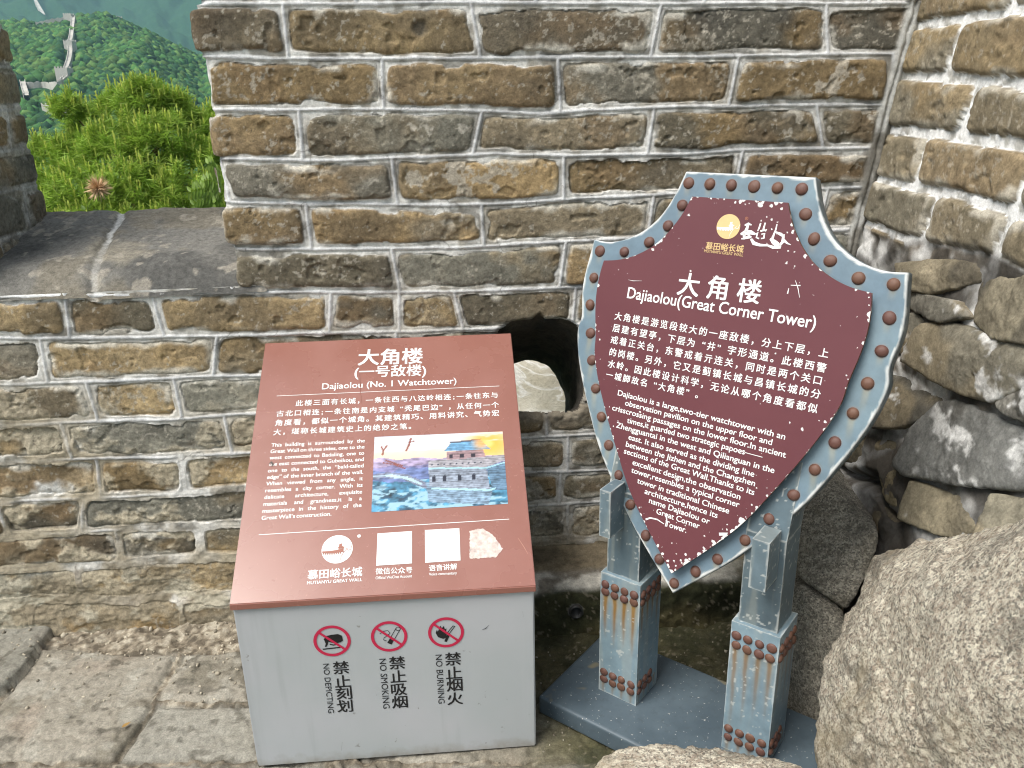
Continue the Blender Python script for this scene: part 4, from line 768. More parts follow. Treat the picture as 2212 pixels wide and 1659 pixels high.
# prohibition signs on the front
FT = Flat(B3(0, 0, 0), BU, ZV, BN); q = lambda x, y: FT.loc(k2(x, y)); INK = (.012, .012, .013); RNG = (.50, .018, .065)
def ban(c, ex, name):
    R = float(np.linalg.norm(q(*ex) - c)); return R
for k, (cx, cy, rx, t1, t2, cen, e0, e1) in enumerate([
    (733, 487, 124, '禁止刻划', 'NO DEPICTING', [(792, 665), (803, 757), (812, 835), (818, 920)], (672, 640), (708, 968)),
    (1112, 457, 121, '禁止吸烟', 'NO SMOKING', [(1165, 633), (1172, 725), (1177, 808), (1183, 893)], (1046, 607), (1074, 938)),
    (1490, 430, 119, '禁止烟火', 'NO BURNING', [(1537, 607), (1542, 700), (1547, 780), (1550, 870)], (1420, 580), (1440, 904))]):
    FP = Flat(FT.o, FT.a, FT.b, FT.n); c = q(cx, cy); R = float(np.linalg.norm(q(cx + rx, cy - 3) - c)); f = lambda x, y: (c[0] + x * R, c[1] + y * R)
    kk = dict(c=INK, lift=.0008)
    if k == 0:
        FP.poly([f(-.45, .12), f(-.30, .34), (f(.0, .40)), f(.35, .42), f(.55, .30), f(.58, -.02), f(.45, -.12), f(.12, -.18), f(-.1, -.08), f(-.35, .02)], **kk)
        FP.poly([f(-.42, .10), f(-.20, -.0), f(-.26, -.22), f(-.34, -.36), f(-.42, -.36), f(-.36, -.15)], **kk); FP.stroke([f(-.15, -.20), f(.05, -.27), f(.30, -.22)], R * .07, **kk); FP.line(f(-.55, -.50), f(.55, -.44), R * .075, **kk)
    elif k == 1:
        a_, b_ = np.array(f(-.02, -.48)), np.array(f(.52, .46)); d_ = (b_ - a_) / np.linalg.norm(b_ - a_); n_ = np.array([-d_[1], d_[0]]) * R * .13
        m_ = a_ + d_ * R * .42
        FP.poly([a_ - n_, m_ - n_, m_ + n_, a_ + n_], **kk)
        for s_ in (-1, 1): FP.line(m_ + n_ * s_ * .92, b_ + n_ * s_ * .92, R * .035, **kk)
        FP.ring(tuple(b_), R * .10, R * .135, 24, **kk)
        FP.stroke([f(-.5, .2), f(-.3, .36), f(-.05, .40), f(.06, .22), f(-.1, .05), f(-.28, -.06), f(-.33, -.2), f(-.14, -.30)], R * .035, **kk)
    else:
        FP.poly([f(-.18, -.42), f(-.46, -.28), f(-.58, .0), f(-.5, .22), f(-.46, .08), f(-.36, .30), f(-.30, .48), f(-.22, .30), f(-.1, .44), f(-.06, .20), f(.04, .26), f(.0, .05), f(.10, .02), f(.02, -.16), f(.06, -.34)], **kk)
        FP.line(f(-.06, -.62), f(.12, -.20), R * .15, **kk); FP.line(f(.10, -.20), f(.50, .36), R * .045, **kk); FP.line(f(.0, -.12), f(.42, .42), R * .045, **kk); FP.line(f(.40, .40), f(.53, .34), R * .045, **kk)
    FP.ring(c, R * .83, R, 72, c=RNG, lift=.0010); FP.line(f(-.66, .60), f(.66, -.60), R * .135, c=RNG, lift=.0012)
    FP.build('prohibition_symbol', MAT_PRINT, box)
    TX = Flat(FT.o, FT.a, FT.b, FT.n); wch = float(np.linalg.norm(q(cen[0][0] + 52, cen[0][1]) - q(cen[0][0] - 52, cen[0][1])))
    for ch, p_ in zip(t1, cen):
        o_ = q(*p_) + np.array([-wch / 2, -wch * .40]); TX.text(ch, o_, o_ + np.array([wch, 0]), size=wch * 1.02, bold=.020, yk=1.05, c=INK)
    TX.text(t2, q(*e0), q(*e1), bold=.004, yk=.95, c=INK); TX.build('lettering', MAT_PRINT, box)
# scuffs on the grey sheet
for pts, w_, c_ in (([(1730, 412), (1752, 405), (1775, 382)], .0016, (.05, .05, .05)), ([(800, 1160), (795, 1215)], .001, (.12, .11, .1)), ([(1135, 1250), (1138, 1275)], .002, (.1, .09, .08)), ([(2000, 290), (2003, 330)], .001, (.2, .2, .2))):
    SC_ = Flat(FT.o, FT.a, FT.b, FT.n); SC_.stroke([q(*p) for p in pts], [w_ * .4] + [w_] * (len(pts) - 2) + [w_ * .3], c=c_, lift=.0008); SC_.build('scuff_mark', MAT_PRINT, box)

# ================================================================== SHIELD SIGN ON ITS STAND
PSI = math.radians(-37.5); SU = np.array([math.cos(PSI), math.sin(PSI), 0]); SWv = np.array([-math.sin(PSI), math.cos(PSI), 0])   # along the front, and back
SO = np.array([.046, 1.575, 0.0])
def T3(u, w, z): u = np.asarray(u, float); return SO + u[..., None] * SU + np.asarray(w, float)[..., None] * SWv + np.asarray(z, float)[..., None] * ZV
stand = empty('shield_sign', SO, 'maroon shield board in riveted blue-grey frame on two rust-streaked posts', 'sign')
BLU = np.array([.195, .275, .325])
MAT_BLUE = m_attr('blue_grey_paint', .42, .14, 26, .5, .12)
MAT_RIVET = m_plain('rusty_rivet', (.115, .052, .042), .5, .45, 160, .45, .25)
_t = MAT_RIVET.node_tree; _oi = _t.nodes.new('ShaderNodeObjectInfo'); _b = _t.nodes['Principled BSDF']; _src = _b.inputs['Base Color'].links[0].from_socket
_t.links.new(mixc(_t.nodes, _t.links, rng(_t.nodes, _t.links, _oi.outputs['Random'], 0, 1, 0, .75), _src, (.15, .075, .045)), _b.inputs['Base Color'])
m, t, n, l, b = nt('base_plate_paint'); tc = n.new('ShaderNodeTexCoord').outputs['Object']; x1 = nz(n, l, tc, 8, 6, .6); x2 = nz(n, l, tc, 60, 5, .65); x3 = nz(n, l, tc, 170, 2, .5)
c = mixc(n, l, rng(n, l, x1, .35, .65, 0, 1), (.062, .088, .110), (.092, .125, .150)); c = mixc(n, l, rng(n, l, x2, .52, .72, 0, .5), c, (.05, .066, .076)); c = mixc(n, l, rng(n, l, x3, .70, .73, 0, .85), c, (.55, .55, .52)); x4 = nz(n, l, tc, 17, 2, .4); c = mixc(n, l, rng(n, l, x4, .66, .72, 0, .55), c, (.30, .25, .13))
l.new(c, b.inputs['Base Color']); b.inputs['Roughness'].default_value = .48; bump(n, l, b, x2, .1, .001); MAT_PLATE = m
PLN = .61; mat_loc = lambda bm: bm.transform(Matrix(((SU[0], SWv[0], 0, SO[0]), (SU[1], SWv[1], 0, SO[1]), (0, 0, 1, 0), (0, 0, 0, 1))))
bm = box_bm(0, PLN, 0, .305, .0, .05, .007, 3); mat_loc(bm); put(bm_obj('base_plate', bm, MAT_PLATE), stand)

def face_grid(o, a, b, la, lb, n, stepg=.0022, colf=None):
    xs = np.linspace(0, la, max(2, int(la / stepg))); ys = np.linspace(0, lb, max(2, int(lb / stepg))); A, B = np.meshgrid(xs, ys)
    return o + A[..., None] * a + B[..., None] * b, A, B
def paint(A, B, la, lb, seed, streaks=(), base=BLU, wear=1.0, rustlow=0.0):
    c = base * (1 + .10 * fbm(A * 14 + seed, B * 7, 4, seed) + .06 * fbm(A * 60, B * 60, 3, seed + 1))[..., None]
    c = mix(c, base * np.array([1.12, 1.12, 1.08]), sst(.0, .6, fbm(A * 9, B * 5, 3, seed + 2)) * .6)
    run = sst(.05, .5, fbm(A * 40 + seed, B * 3, 3, seed + 3)); c = mix(c, (.40, .40, .33), run * .22)
    ed = np.minimum(np.minimum(A, la - A), np.minimum(B, lb - B)); c = mix(c, (.62, .63, .60), sst(.0026, .0004, ed + .0030 * fbm(A * 50, B * 28, 4, seed + 4)) * wear * .45)
    for (x, y, ln, wd, st) in streaks:
        dy = y - B; wv = wd * (1 - np.clip(dy / ln, 0, 1) ** .7 * .55); dx = np.abs(A - x + .0012 * fbm(B * 30, B * 0 + x * 90, 2, seed + 5))
        k = sst(wv, wv * .25, dx) * (dy > -.004) * np.clip(1 - dy / ln, 0, 1) ** 1.1 * st; c = mix(c, (.17, .075, .018), np.clip(k * 1.5, 0, 1)); halo = sst(wv * 2.4, wv * .6, dx) * (dy > 0) * np.clip(1 - dy / ln, 0, 1) * st; c = mix(c, (.36, .24, .09), np.clip(halo * .55, 0, 1))
    c = mix(c, (.62, .62, .58), sst(.86, .95, fbm(A * 130, B * 130, 2, seed + 6)) * .5)
    return np.clip(c, .01, .9)
def post_box(name, u0, u1, w0, w1, z0, z1, seed, streaks_f=(), streaks_r=(), root=stand, top=True, base=BLU, shear=0.0):
    """square post with painted faces; shear leans it back along w"""
    V, Fc, Cc = [], [], []; k = 0
    sh = lambda P: P + ((P[..., 2] - z0) * shear)[..., None] * SWv
    for o, a, la, st in ((T3(u0, w0, z0), SU, u1 - u0, streaks_f), (T3(u1, w0, z0), SWv, w1 - w0, streaks_r), (T3(u1, w1, z0), -SU, u1 - u0, ()), (T3(u0, w1, z0), -SWv, w1 - w0, ())):
        P, A, B = face_grid(o, a, ZV, la, z1 - z0, None); c = paint(A, B, la, z1 - z0, seed + k, st, base)
        f = grid_faces(*A.shape).reshape(-1, 4) + sum(len(v) for v in V); V.append(sh(P).reshape(-1, 3)); Fc.append(f); Cc.append(c.reshape(-1, 3)); k += 11
    P, A, B = face_grid(T3(u0, w0, z1), SU, SWv, u1 - u0, w1 - w0, None); c = paint(A, B, u1 - u0, w1 - w0, seed + 90, (), base * .9)
    f = grid_faces(*A.shape).reshape(-1, 4) + sum(len(v) for v in V); V.append(sh(P).reshape(-1, 3)); Fc.append(f); Cc.append(c.reshape(-1, 3))
    return put(make(name, np.concatenate(V), np.concatenate(Fc), MAT_BLUE, None, np.concatenate(Cc), smooth=False), root)
rb_ = bmesh.new(); bmesh.ops.create_uvsphere(rb_, u_segments=18, v_segments=10, radius=1.0)
for v in list(rb_.verts):
    if v.co.z < -.05: rb_.verts.remove(v)
for v in rb_.verts: v.co.z *= .62
RIV = bpy.data.meshes.new('rivet'); rb_.to_mesh(RIV); rb_.free(); RIV.polygons.foreach_set('use_smooth', np.ones(len(RIV.polygons), bool)); RIV.materials.append(MAT_RIVET)
_rr = random.Random(3)
def rivet(pos, n, r, root):
    o = bpy.data.objects.new('rivet', RIV); COL.objects.link(o); n = Vector(n)
    mw = Matrix.Translation(Vector(pos)) @ n.to_track_quat('Z', 'Y').to_matrix().to_4x4() @ Matrix.Rotation(_rr.uniform(0, 6), 4, 'Z') @ Matrix.Diagonal((r * _rr.uniform(.90, 1.08), r * _rr.uniform(.90, 1.08), r * _rr.uniform(.7, 1.1), 1))
    o.parent = root; o.matrix_parent_inverse = root.matrix_world.inverted(); o.matrix_world = mw
    return o
FN = -SWv
def post(u0, seed, st, tops, bots, skip=()):
    w0 = .103; s_ = .10; zt = .373; cols = [.013, .037, .061, .085]; zz = tops; zb_ = bots
    sf = [(c_, zz[1] - .05, st[0] * _rr.uniform(.7, 1.1), .0075, st[1]) for c_ in cols] + [(c_, zb_[1] - .05, .05, .0065, .5) for c_ in cols]
    sr = [(c_, zz[1] - .05, st[0] * _rr.uniform(.5, .8), .0065, st[1] * .8) for c_ in cols] + [(c_, zb_[1] - .05, .04, .006, .5) for c_ in cols]
    sl_ = post_box('sleeve', u0, u0 + s_, w0, w0 + s_, .05, zt, seed, sf, sr)
    bpy.context.view_layer.update(); r = .0104
    for z in (*zz, *zb_):
        for c_ in cols:
            rivet(T3(u0 + c_ + _rr.uniform(-.001, .001), w0, z + _rr.uniform(-.001, .001)), FN, r, sl_)
    for z in (*zz, *zb_):
        for c_ in cols[:4 if z > .2 else 3]: rivet(T3(u0 + s_, w0 + c_, z), SU, r, sl_)
    i0 = .010
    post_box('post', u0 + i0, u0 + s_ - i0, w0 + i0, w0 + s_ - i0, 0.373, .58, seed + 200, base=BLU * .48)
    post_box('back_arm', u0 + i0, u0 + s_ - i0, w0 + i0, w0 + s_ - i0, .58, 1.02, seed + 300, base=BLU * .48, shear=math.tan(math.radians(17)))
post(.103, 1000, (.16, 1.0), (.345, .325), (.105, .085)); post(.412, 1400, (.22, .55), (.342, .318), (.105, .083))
for u0, u1, z0, z1, sd in ((.127, .153, .498, .607, 1600), (.457, .490, .497, .602, 1700)):
    post_box('bracket', u0, u1, .052, .112, z0, z1, sd, base=BLU * .62)
    bpy.context.view_layer.update()

# ---- the shield
TAU = math.radians(16); SNn = FN * math.cos(TAU) + ZV * math.sin(TAU); SV = np.cross(SNn, SU); SV = SV / np.linalg.norm(SV)
if SV[2] < 0: SV = -SV
SP0 = np.array([.187, 1.591, .45]) + FN * .02
SH = Flat(SP0, SU, SV, SNn); k3 = src(1360, 390, 2.765); k4 = src(1360, 890, 2.765)
s3 = lambda x, y, h=0: SH.loc(k3(x, y), h); s4 = lambda x, y, h=0: SH.loc(k4(x, y), h)
AX = .5 * (s3(95, 483)[0] + s3(2120, 690)[0]); AX = .5 * AX + .5 * (.5 * (s3(680, 40)[0] + s3(1520, 75)[0]))
OUT_R = [[s3(1520, 75), s3(1545, 250), s3(1603, 415), s3(1705, 545), s3(1840, 635), s3(1975, 680), s3(2120, 690)],
         [s3(2120, 690), s3(2088, 1050), s3(2000, 1300), s4(1985, 60), s4(1868, 290), s4(1665, 560), s4(1400, 850), s4(1000, 1155), s4(602, 1380)]]
def sm_path(pts, n):                       # Catmull-Rom through the measured points
    p = np.array(pts); p = np.vstack([2 * p[0] - p[1], p, 2 * p[-1] - p[-2]]); r = []
    for i in range(1, len(p) - 2):
        for t in np.linspace(0, 1, 24, endpoint=False):
            r.append(.5 * (2 * p[i] + (p[i + 1] - p[i - 1]) * t + (2 * p[i - 1] - 5 * p[i] + 4 * p[i + 1] - p[i + 2]) * t * t + (3 * p[i] - p[i - 1] - 3 * p[i + 1] + p[i + 2]) * t ** 3))
    r.append(p[-2]); r = np.array(r); s = np.r_[0, np.cumsum(np.hypot(*np.diff(r, axis=0).T))]; q = np.linspace(0, s[-1], n); return np.c_[np.interp(q, s, r[:, 0]), np.interp(q, s, r[:, 1])]
def half_outline(segs, tipx):              # right half from the top centre to the tip, about the axis
    a, b = sm_path(segs[0], 60), sm_path(segs[1], 140); b[-1, 0] = tipx; b[:, 0] += 0
    y0 = segs[0][0][1]; top = np.c_[np.linspace(tipx, segs[0][0][0], 31)[:-1], np.full(30, y0)]
    return np.vstack([top, a[:-1], b])
tip = .5 * (s4(602, 1380)[0] + AX); OUT_R[1][-1] = np.array([AX, OUT_R[1][-1][1]])
hr_ = half_outline(OUT_R, AX); mirror = lambda p: np.c_[2 * AX - p[:, 0], p[:, 1]]
loop_o = np.vstack([hr_, mirror(hr_)[::-1][1:-1]])
PO = .024                                   # the text board stands off the frame
PAN_R = [[s3(1345, 235, PO), s3(1365, 340, PO), s3(1392, 425, PO), s3(1445, 535, PO), s3(1525, 640, PO), s3(1640, 728, PO), s3(1760, 785, PO), s3(1888, 820, PO)],
         [s3(1888, 820, PO), s3(1884, 920, PO), s3(1862, 1060, PO), s3(1815, 1210, PO), s3(1735, 1400, PO), s4(1690, 150, PO), s4(1595, 305, PO), s4(1440, 505, PO), s4(1250, 722, PO), s4(1050, 932, PO), s4(850, 1085, PO), s4(582, 1252, PO)]]
PAN_R[1][-1] = np.array([AX, PAN_R[1][-1][1]])
hp_ = half_outline(PAN_R, AX); loop_p = np.vstack([hp_, mirror(hp_)[::-1][1:-1]])
RV = [s3(*p) for p in [(1460, 310), (1515, 470), (1620, 612), (1803, 725), (2030, 765), (2003, 982), (1953, 1197), (1862, 1407), (1767, 1600)]] + [s4(*p) for p in [(1650, 407), (1520, 583), (1383, 747), (1225, 902), (1068, 1040), (890, 1163), (748, 1243)]]
RVS = [(p[0], p[1]) for p in RV] + [(2 * AX - p[0], p[1]) for p in RV]; xt = [s3(*p) for p in [(703, 108), (840, 115), (980, 122), (1127, 130), (1278, 140), (1435, 147)]]; RVS += [tuple(p) for p in xt]; RVS.append((AX, s4(617, 1322)[1]))
FT_ = .034
ks = np.r_[np.linspace(0, 1, 26)]; inner = AX + 0 * loop_p; cen_ = np.array([AX, loop_p[:, 1].mean()]); inner = cen_ + (loop_p - cen_) * .96
rings2 = [loop_o * (1 - k) + inner * k for k in ks]; G = np.array(rings2); G = np.concatenate([G, G[:, :1]], 1)
ed = np.array([[k] * G.shape[1] for k in ks]) * np.linalg.norm(G[0] - G[-1], axis=1)[None]
c = BLU * .84 * (1 + .10 * fbm(G[..., 0] * 12, G[..., 1] * 12, 4, 1801) + .05 * fbm(G[..., 0] * 60, G[..., 1] * 60, 3, 1802))[..., None]
c = mix(c, (.115, .175, .235), sst(-.1, .6, fbm(G[..., 0] * 6, G[..., 1] * 6, 3, 1803)) * .55)
for x, y in RVS:
    dy = y - G[..., 1]; dx = np.abs(G[..., 0] - x + .002 * fbm(G[..., 1] * 30, G[..., 0] * 0, 2, 7)); ln = .055 if y < .5 else .03
    k_ = sst(.009, .002, dx) * (dy > 0) * np.clip(1 - dy / ln, 0, 1); c = mix(c, (.34, .30, .19), k_ * .62); halo = sst(.0145, .0085, np.hypot(G[..., 0] - x, dy)); c = mix(c, (.27, .17, .115), halo * .6)
c = mix(c, (.68, .685, .66), sst(.0045, .001, ed + .0042 * fbm(G[..., 0] * 45, G[..., 1] * 45, 3, 1805)) * .8)
BEV = .004
def L3(p, h): return SH.o + p[..., :1] * SH.a + p[..., 1:] * SH.b + h * SH.n
side_l = [L3(G[0] + (G[0] - cen_) * .006, -h_) for h_ in (.006, .012, .018, .024, FT_)] + [L3(cen_ + (G[0] - cen_) * .98, -FT_)]
V = np.concatenate([np.array(side_l[::-1]), L3(G, 0.0)]); sc = np.tile(BLU * .42, (len(side_l), G.shape[1], 1)); sc = mix(sc, (.60, .60, .57), sst(.2, .55, fbm(np.arange(G.shape[1])[None] * .35 + np.zeros((len(side_l), 1)), np.arange(len(side_l))[:, None] * 1.0, 3, 1810)) * np.array([0, 0, .05, .1, .2, .45])[:, None])
fr = grid_obj('frame', V, MAT_BLUE, None, np.clip(np.concatenate([sc, c]), .01, .9), None, flip=True); put(fr, stand)
bk = L3(cen_ + (loop_o - cen_) * .985, -FT_ + .001); put(make('back_sheet', bk, [tuple(range(len(bk)))], m_plain('back_grey', (.14, .18, .2), .5, .1), None, smooth=False), stand)
bpy.context.view_layer.update()
for i_, (x, y) in enumerate(RVS): rivet(SH.o + x * SH.a + y * SH.b, SH.n, .0118, fr)
# board
m, t, n, l, b = nt('maroon_board'); tc = n.new('ShaderNodeTexCoord').outputs['Object']; wr = attr(n, 'wear').outputs['Fac']
def specks(scale, lo, hi):
    vo = n.new('ShaderNodeTexVoronoi'); vo.inputs['Scale'].default_value = scale; dst = n.new('ShaderNodeVectorMath'); dst.operation = 'ADD'; l.new(tc, dst.inputs[0])
    nn_ = n.new('ShaderNodeTexNoise'); nn_.inputs['Scale'].default_value = scale * 2; l.new(tc, nn_.inputs['Vector']); sc_ = n.new('ShaderNodeVectorMath'); sc_.operation = 'SCALE'; sc_.inputs['Scale'].default_value = .5 / scale; l.new(nn_.outputs['Color'], sc_.inputs[0]); l.new(sc_.outputs[0], dst.inputs[1]); l.new(dst.outputs[0], vo.inputs['Vector'])
    sp = n.new('ShaderNodeSeparateColor'); l.new(vo.outputs['Color'], sp.inputs[0])
    rad = mth(n, l, 'MULTIPLY', mth(n, l, 'SUBTRACT', sp.outputs[0], mth(n, l, 'SUBTRACT', lo, mth(n, l, 'MULTIPLY', wr, hi))), .9)
    return rng(n, l, mth(n, l, 'SUBTRACT', rad, vo.outputs['Distance']), -.02, .04, 0, 1)
x1 = nz(n, l, tc, 5, 4, .5); c = mixc(n, l, rng(n, l, x1, .3, .7, 0, 1), (.112, .031, .039), (.130, .039, .046))
sA = specks(52, .90, .40); sB = specks(125, .90, .55); c = mixc(n, l, mth(n, l, 'MAXIMUM', sA, sB), c, (.72, .70, .68))
l.new(c, b.inputs['Base Color']); b.inputs['Roughness'].default_value = .42; b.inputs['Specular IOR Level'].default_value = .4; MAT_BOARD = m
ksb = np.linspace(0, 1, 30) ** 1.5; Gp = np.array([loop_p * (1 - k) + cen_ * k for k in ksb]); Gp = np.concatenate([Gp, Gp[:, :1]], 1); edp = ksb[:, None] * np.linalg.norm(Gp[0] - cen_, axis=1)[None]
wear = .75 * np.exp(-edp / .006) + .22 * np.exp(-edp / .03); br2 = sst(.30, .05, Gp[..., 1]) * sst(-.12, .05, Gp[..., 0] - AX); wear += br2 * (.55 * np.exp(-edp / .03) + .12); tr2 = sst(.60, .76, Gp[..., 1]) * sst(-.05, .10, Gp[..., 0] - AX); wear += tr2 * .30 + .10 * sst(.55, .75, Gp[..., 1]) + .08
board = grid_obj('text_board', L3(Gp, PO), MAT_BOARD, None, None, None, flip=True, attrs={'wear': wear}); put(board, stand)
rim_ = np.array([L3(Gp[0], PO - .0002), L3(Gp[0], PO - .008)]); rc = mix(np.tile((.17, .075, .035), (2, Gp.shape[1], 1)), (.60, .57, .5), sst(.3, .7, fbm(np.arange(Gp.shape[1])[None] * .4 + np.zeros((2, 1)), np.zeros((2, 1)), 3, 1820)) * .7)
put(grid_obj('board_rim', rim_[::-1], m_attr('rusty_rim', .7, .3, 80, .3, .3), None, rc, None, flip=True), stand)
put(make('spacer', np.concatenate([L3(cen_ + (loop_p - cen_) * .90, PO - .002), L3(cen_ + (loop_p - cen_) * .90, -.001)]), np.array([(i, (i + 1) % len(loop_p), len(loop_p) + (i + 1) % len(loop_p), len(loop_p) + i) for i in range(len(loop_p))]), m_plain('spacer_dark', (.08, .07, .06), .7, .2), None), stand)
BTX = Flat(SH.o + SH.n * PO, SU, SV, SNn); r3 = lambda x, y: BTX.loc(k3(x, y)); r4 = lambda x, y: BTX.loc(k4(x, y)); WB = (.82, .81, .80)
BTX.text('大 角 楼', r3(628, 818), r3(1160, 880), bold=.020, c=WB)
BTX.text('Dajiaolou(Great Corner Tower)', r3(303, 852), r3(1520, 1052), bold=.016, yk=1.12, c=WB)
for t_, a, b_ in (('大角楼是游览段较大的一座敌楼，分上下层，上', (215, 990), (1612, 1243)), ('层建有望亭，下层为“井”字形通道。此楼西警', (203, 1067), (1597, 1338)), ('戒着正关台，东警戒着亓连关，同时是两个关口', (190, 1143), (1572, 1420)),
                 ('的岗楼。另外，它又是蓟镇长城与昌镇长城的分', (180, 1222), (1560, 1508)), ('水岭。因此楼设计科学，无论从哪个角度看都似', (172, 1298), (1540, 1602)), ('一城脚故名“大角楼”。', (160, 1368), (800, 1512))):
    BTX.cells(t_, r3(*a), r3(*b_), fill=.86, bold=.020, c=WB)
ENB = [('Dajiaolou is a large,two-tier watchtower with an', (243, 100), (1325, 388)), ('observation pavilion on the upper floor and', (290, 165), (1240, 424)), ('crisscrossing passages on the lower floor.In ancient', (207, 196), (1330, 506)), ('times,it guarded two strategic papoes——', (303, 278), (1178, 516)),
 ('Zhengguantai in the west and Qilianguan in the', (232, 308), (1255, 606)), ('east. It also served as the dividing line', (312, 386), (1125, 630)), ('between the Jizhen and the Changzhen', (295, 432), (1130, 690)), ('sections of the Great Wall.Thanks to its', (283, 476), (1125, 748)), ('excellent design,the observation', (338, 550), (1035, 777)),
 ('tower,resembles a typical corner', (330, 600), (1028, 828)), ('tower in traditional Chinese', (368, 668), (962, 868)), ('architecture,hence its', (417, 737), (887, 897)), ('name Dajiaolou or', (445, 797), (835, 936)), ('Great Corner', (492, 867), (770, 966)), ('Tower.', (548, 947), (686, 992))]
for t_, a, b_ in ENB: BTX.text(t_, r4(*a), r4(*b_), bold=.018, size=.0168, c=WB)
TAN = (.68, .48, .23); c0 = r3(960, 390); R0 = float(np.linalg.norm(r3(1036, 398) - c0)); great_wall_mark(BTX, c0, R0, TAN, WB); BTX.text('®', r3(1066, 346), r3(1086, 350), bold=.02, c=(.40, .16, .10))
BTX.text('慕田峪长城', r3(812, 532), r3(1056, 556), bold=.018, c=TAN); BTX.text('MUTIANYU GREAT WALL', r3(803, 556), r3(1055, 584), bold=.01, yk=1.15, c=TAN)
br = lambda pts, ws: BTX.stroke([r3(*p) for p in pts], np.array(ws) * .0003617, c=WB, lift=.0008)
br([(1066, 382), (1090, 372), (1112, 380)], [6, 14, 5]); br([(1090, 372), (1082, 400), (1072, 425)], [10, 16, 20]); br([(1040, 440), (1066, 430), (1108, 428), (1136, 440)], [10, 26, 22, 10]); br([(1064, 432), (1062, 470), (1045, 468)], [18, 14, 8]); br([(1070, 465), (1095, 455), (1110, 460)], [12, 20, 8])
br([(1108, 470), (1125, 498), (1165, 510), (1215, 512), (1250, 525), (1300, 528)], [12, 20, 14, 10, 16, 8]); br([(1134, 440), (1150, 428), (1142, 462), (1160, 468)], [6, 10, 8, 8]); br([(1170, 368), (1160, 400), (1150, 420)], [8, 9, 5]); br([(1200, 365), (1190, 400), (1182, 420)], [7, 10, 5]); br([(1168, 420), (1195, 412), (1206, 420)], [8, 12, 6]); br([(1175, 440), (1195, 435), (1190, 465), (1172, 468)], [7, 10, 10, 7])
br([(1276, 375), (1268, 410), (1256, 440), (1242, 480)], [6, 8, 10, 14]); br([(1232, 468), (1255, 490), (1275, 505), (1300, 525)], [10, 26, 26, 10]); br([(1268, 425), (1300, 440), (1322, 455)], [7, 16, 12]); br([(1320, 440), (1312, 490), (1290, 515)], [12, 16, 14]); br([(1318, 478), (1345, 500), (1366, 508)], [16, 8, 2]); br([(1240, 402), (1244, 412)], [6, 6])
for pts, ws in (([(312, 735), (345, 742), (400, 742)], [1, 3, 1]), ([(1365, 770), (1428, 772)], [3, 6]), ([(1395, 740), (1412, 790), (1422, 850)], [2, 4, 2]), ([(1352, 790), (1344, 825)], [4, 7])): br(pts, ws)
br4 = lambda pts, ws: BTX.stroke([r4(*p) for p in pts], np.array(ws) * .0003617, c=WB, lift=.0008)
br4([(425, 905), (455, 895), (500, 905), (545, 935)], [10, 9, 7, 4]); br4([(556, 870), (562, 910), (552, 950)], [10, 7, 5]); br4([(900, 1000), (945, 1000), (920, 1030)], [16, 30, 14])
BTX.build('board_lettering', MAT_PRINT, stand)

# ================================================================== OUTSIDE THE WALL: slope, wooded hills, far mountain
CREST_PX = [(-120, 60), (10, 44), (75, 42), (138, 37), (187, 38), (233, 36), (277, 46), (320, 70), (367, 97), (437, 117), (560, 150), (700, 190)]
def az_el(x, y): d = ray(x, y); return math.atan2(d[0], d[1]), math.atan2(d[2], math.hypot(d[0], d[1]))
_cr = sorted(az_el(*p) for p in CREST_PX); CRA = np.array([c[0] for c in _cr]); CRE = np.array([c[1] for c in _cr])
R1, RC, R2, R3 = 520.0, 1150.0, 2000.0, 4300.0
def terrain(az, r):
    az, r = np.broadcast_arrays(np.asarray(az, float), np.asarray(r, float)); ce = np.interp(az, CRA, CRE, left=.03, right=-.02) + .004 * fbm(az * 30, r * 0, 3, 951)
    zc = 1.4 + RC * np.tan(ce) - 5.0
    base = np.interp(r, [0, 3, 9, 60, 150, R1], [-1.4, -2.4, -4.4, -26, -52, -48])
    k = np.clip((r - R1) / (RC - R1), 0, 1); z = np.where(r < R1, base, -48 + (zc + 48) * (k * .75 + .25 * sst(0, 1, k)))
    z = z + (8 * fbm(az * 24, r / 190, 4, 952)) * sst(300, 650, r) * sst(RC * 1.02, RC * .9, r)
    back = np.clip((r - RC) / (R2 - RC), 0, 1); z = np.where(r > RC, zc + (-120 - zc) * sst(0, 1, back), z)
    mt = np.clip((r - R2) / (R3 - R2), 0, 1.0); zm = -120 + (820 + 60 * fbm(az * 9, az * 0, 3, 955)) * (mt * .7 + .3 * mt ** 2); spur = 1 - np.abs(fbm(az * 11 + .3 * fbm(r / 600, az * 5, 2, 956), r / 1400, 4, 957))
    z = np.where(r > R2, zm + 150 * (spur - .75) * sst(0, .25, mt), z); return z
def pol(az, r, z): return np.stack([np.sin(az) * r, np.cos(az) * r, z], -1)
def m_forest(name, a, b_, c_, s1):
    m, t, n, l, b = nt(name); tc = n.new('ShaderNodeTexCoord').outputs['Object']; x1 = nz(n, l, tc, s1, 6, .7); x2 = nz(n, l, tc, s1 * .12, 4, .6)
    c = mixc(n, l, rng(n, l, x1, .35, .65, 0, 1), a, b_); c = mixc(n, l, rng(n, l, x2, .45, .70, 0, .7), c, c_); l.new(c, b.inputs['Base Color']); b.inputs['Roughness'].default_value = .9; b.inputs['Specular IOR Level'].default_value = .1
    return m
MAT_HILL = m_forest('wooded_ground', (.015, .050, .022), (.035, .090, .030), (.02, .06, .028), .12)
azs = np.r_[np.arange(-3.1416, -.80, .05), np.arange(-.80, -.08, .0016), np.arange(-.08, 3.1416, .05), 3.1416]
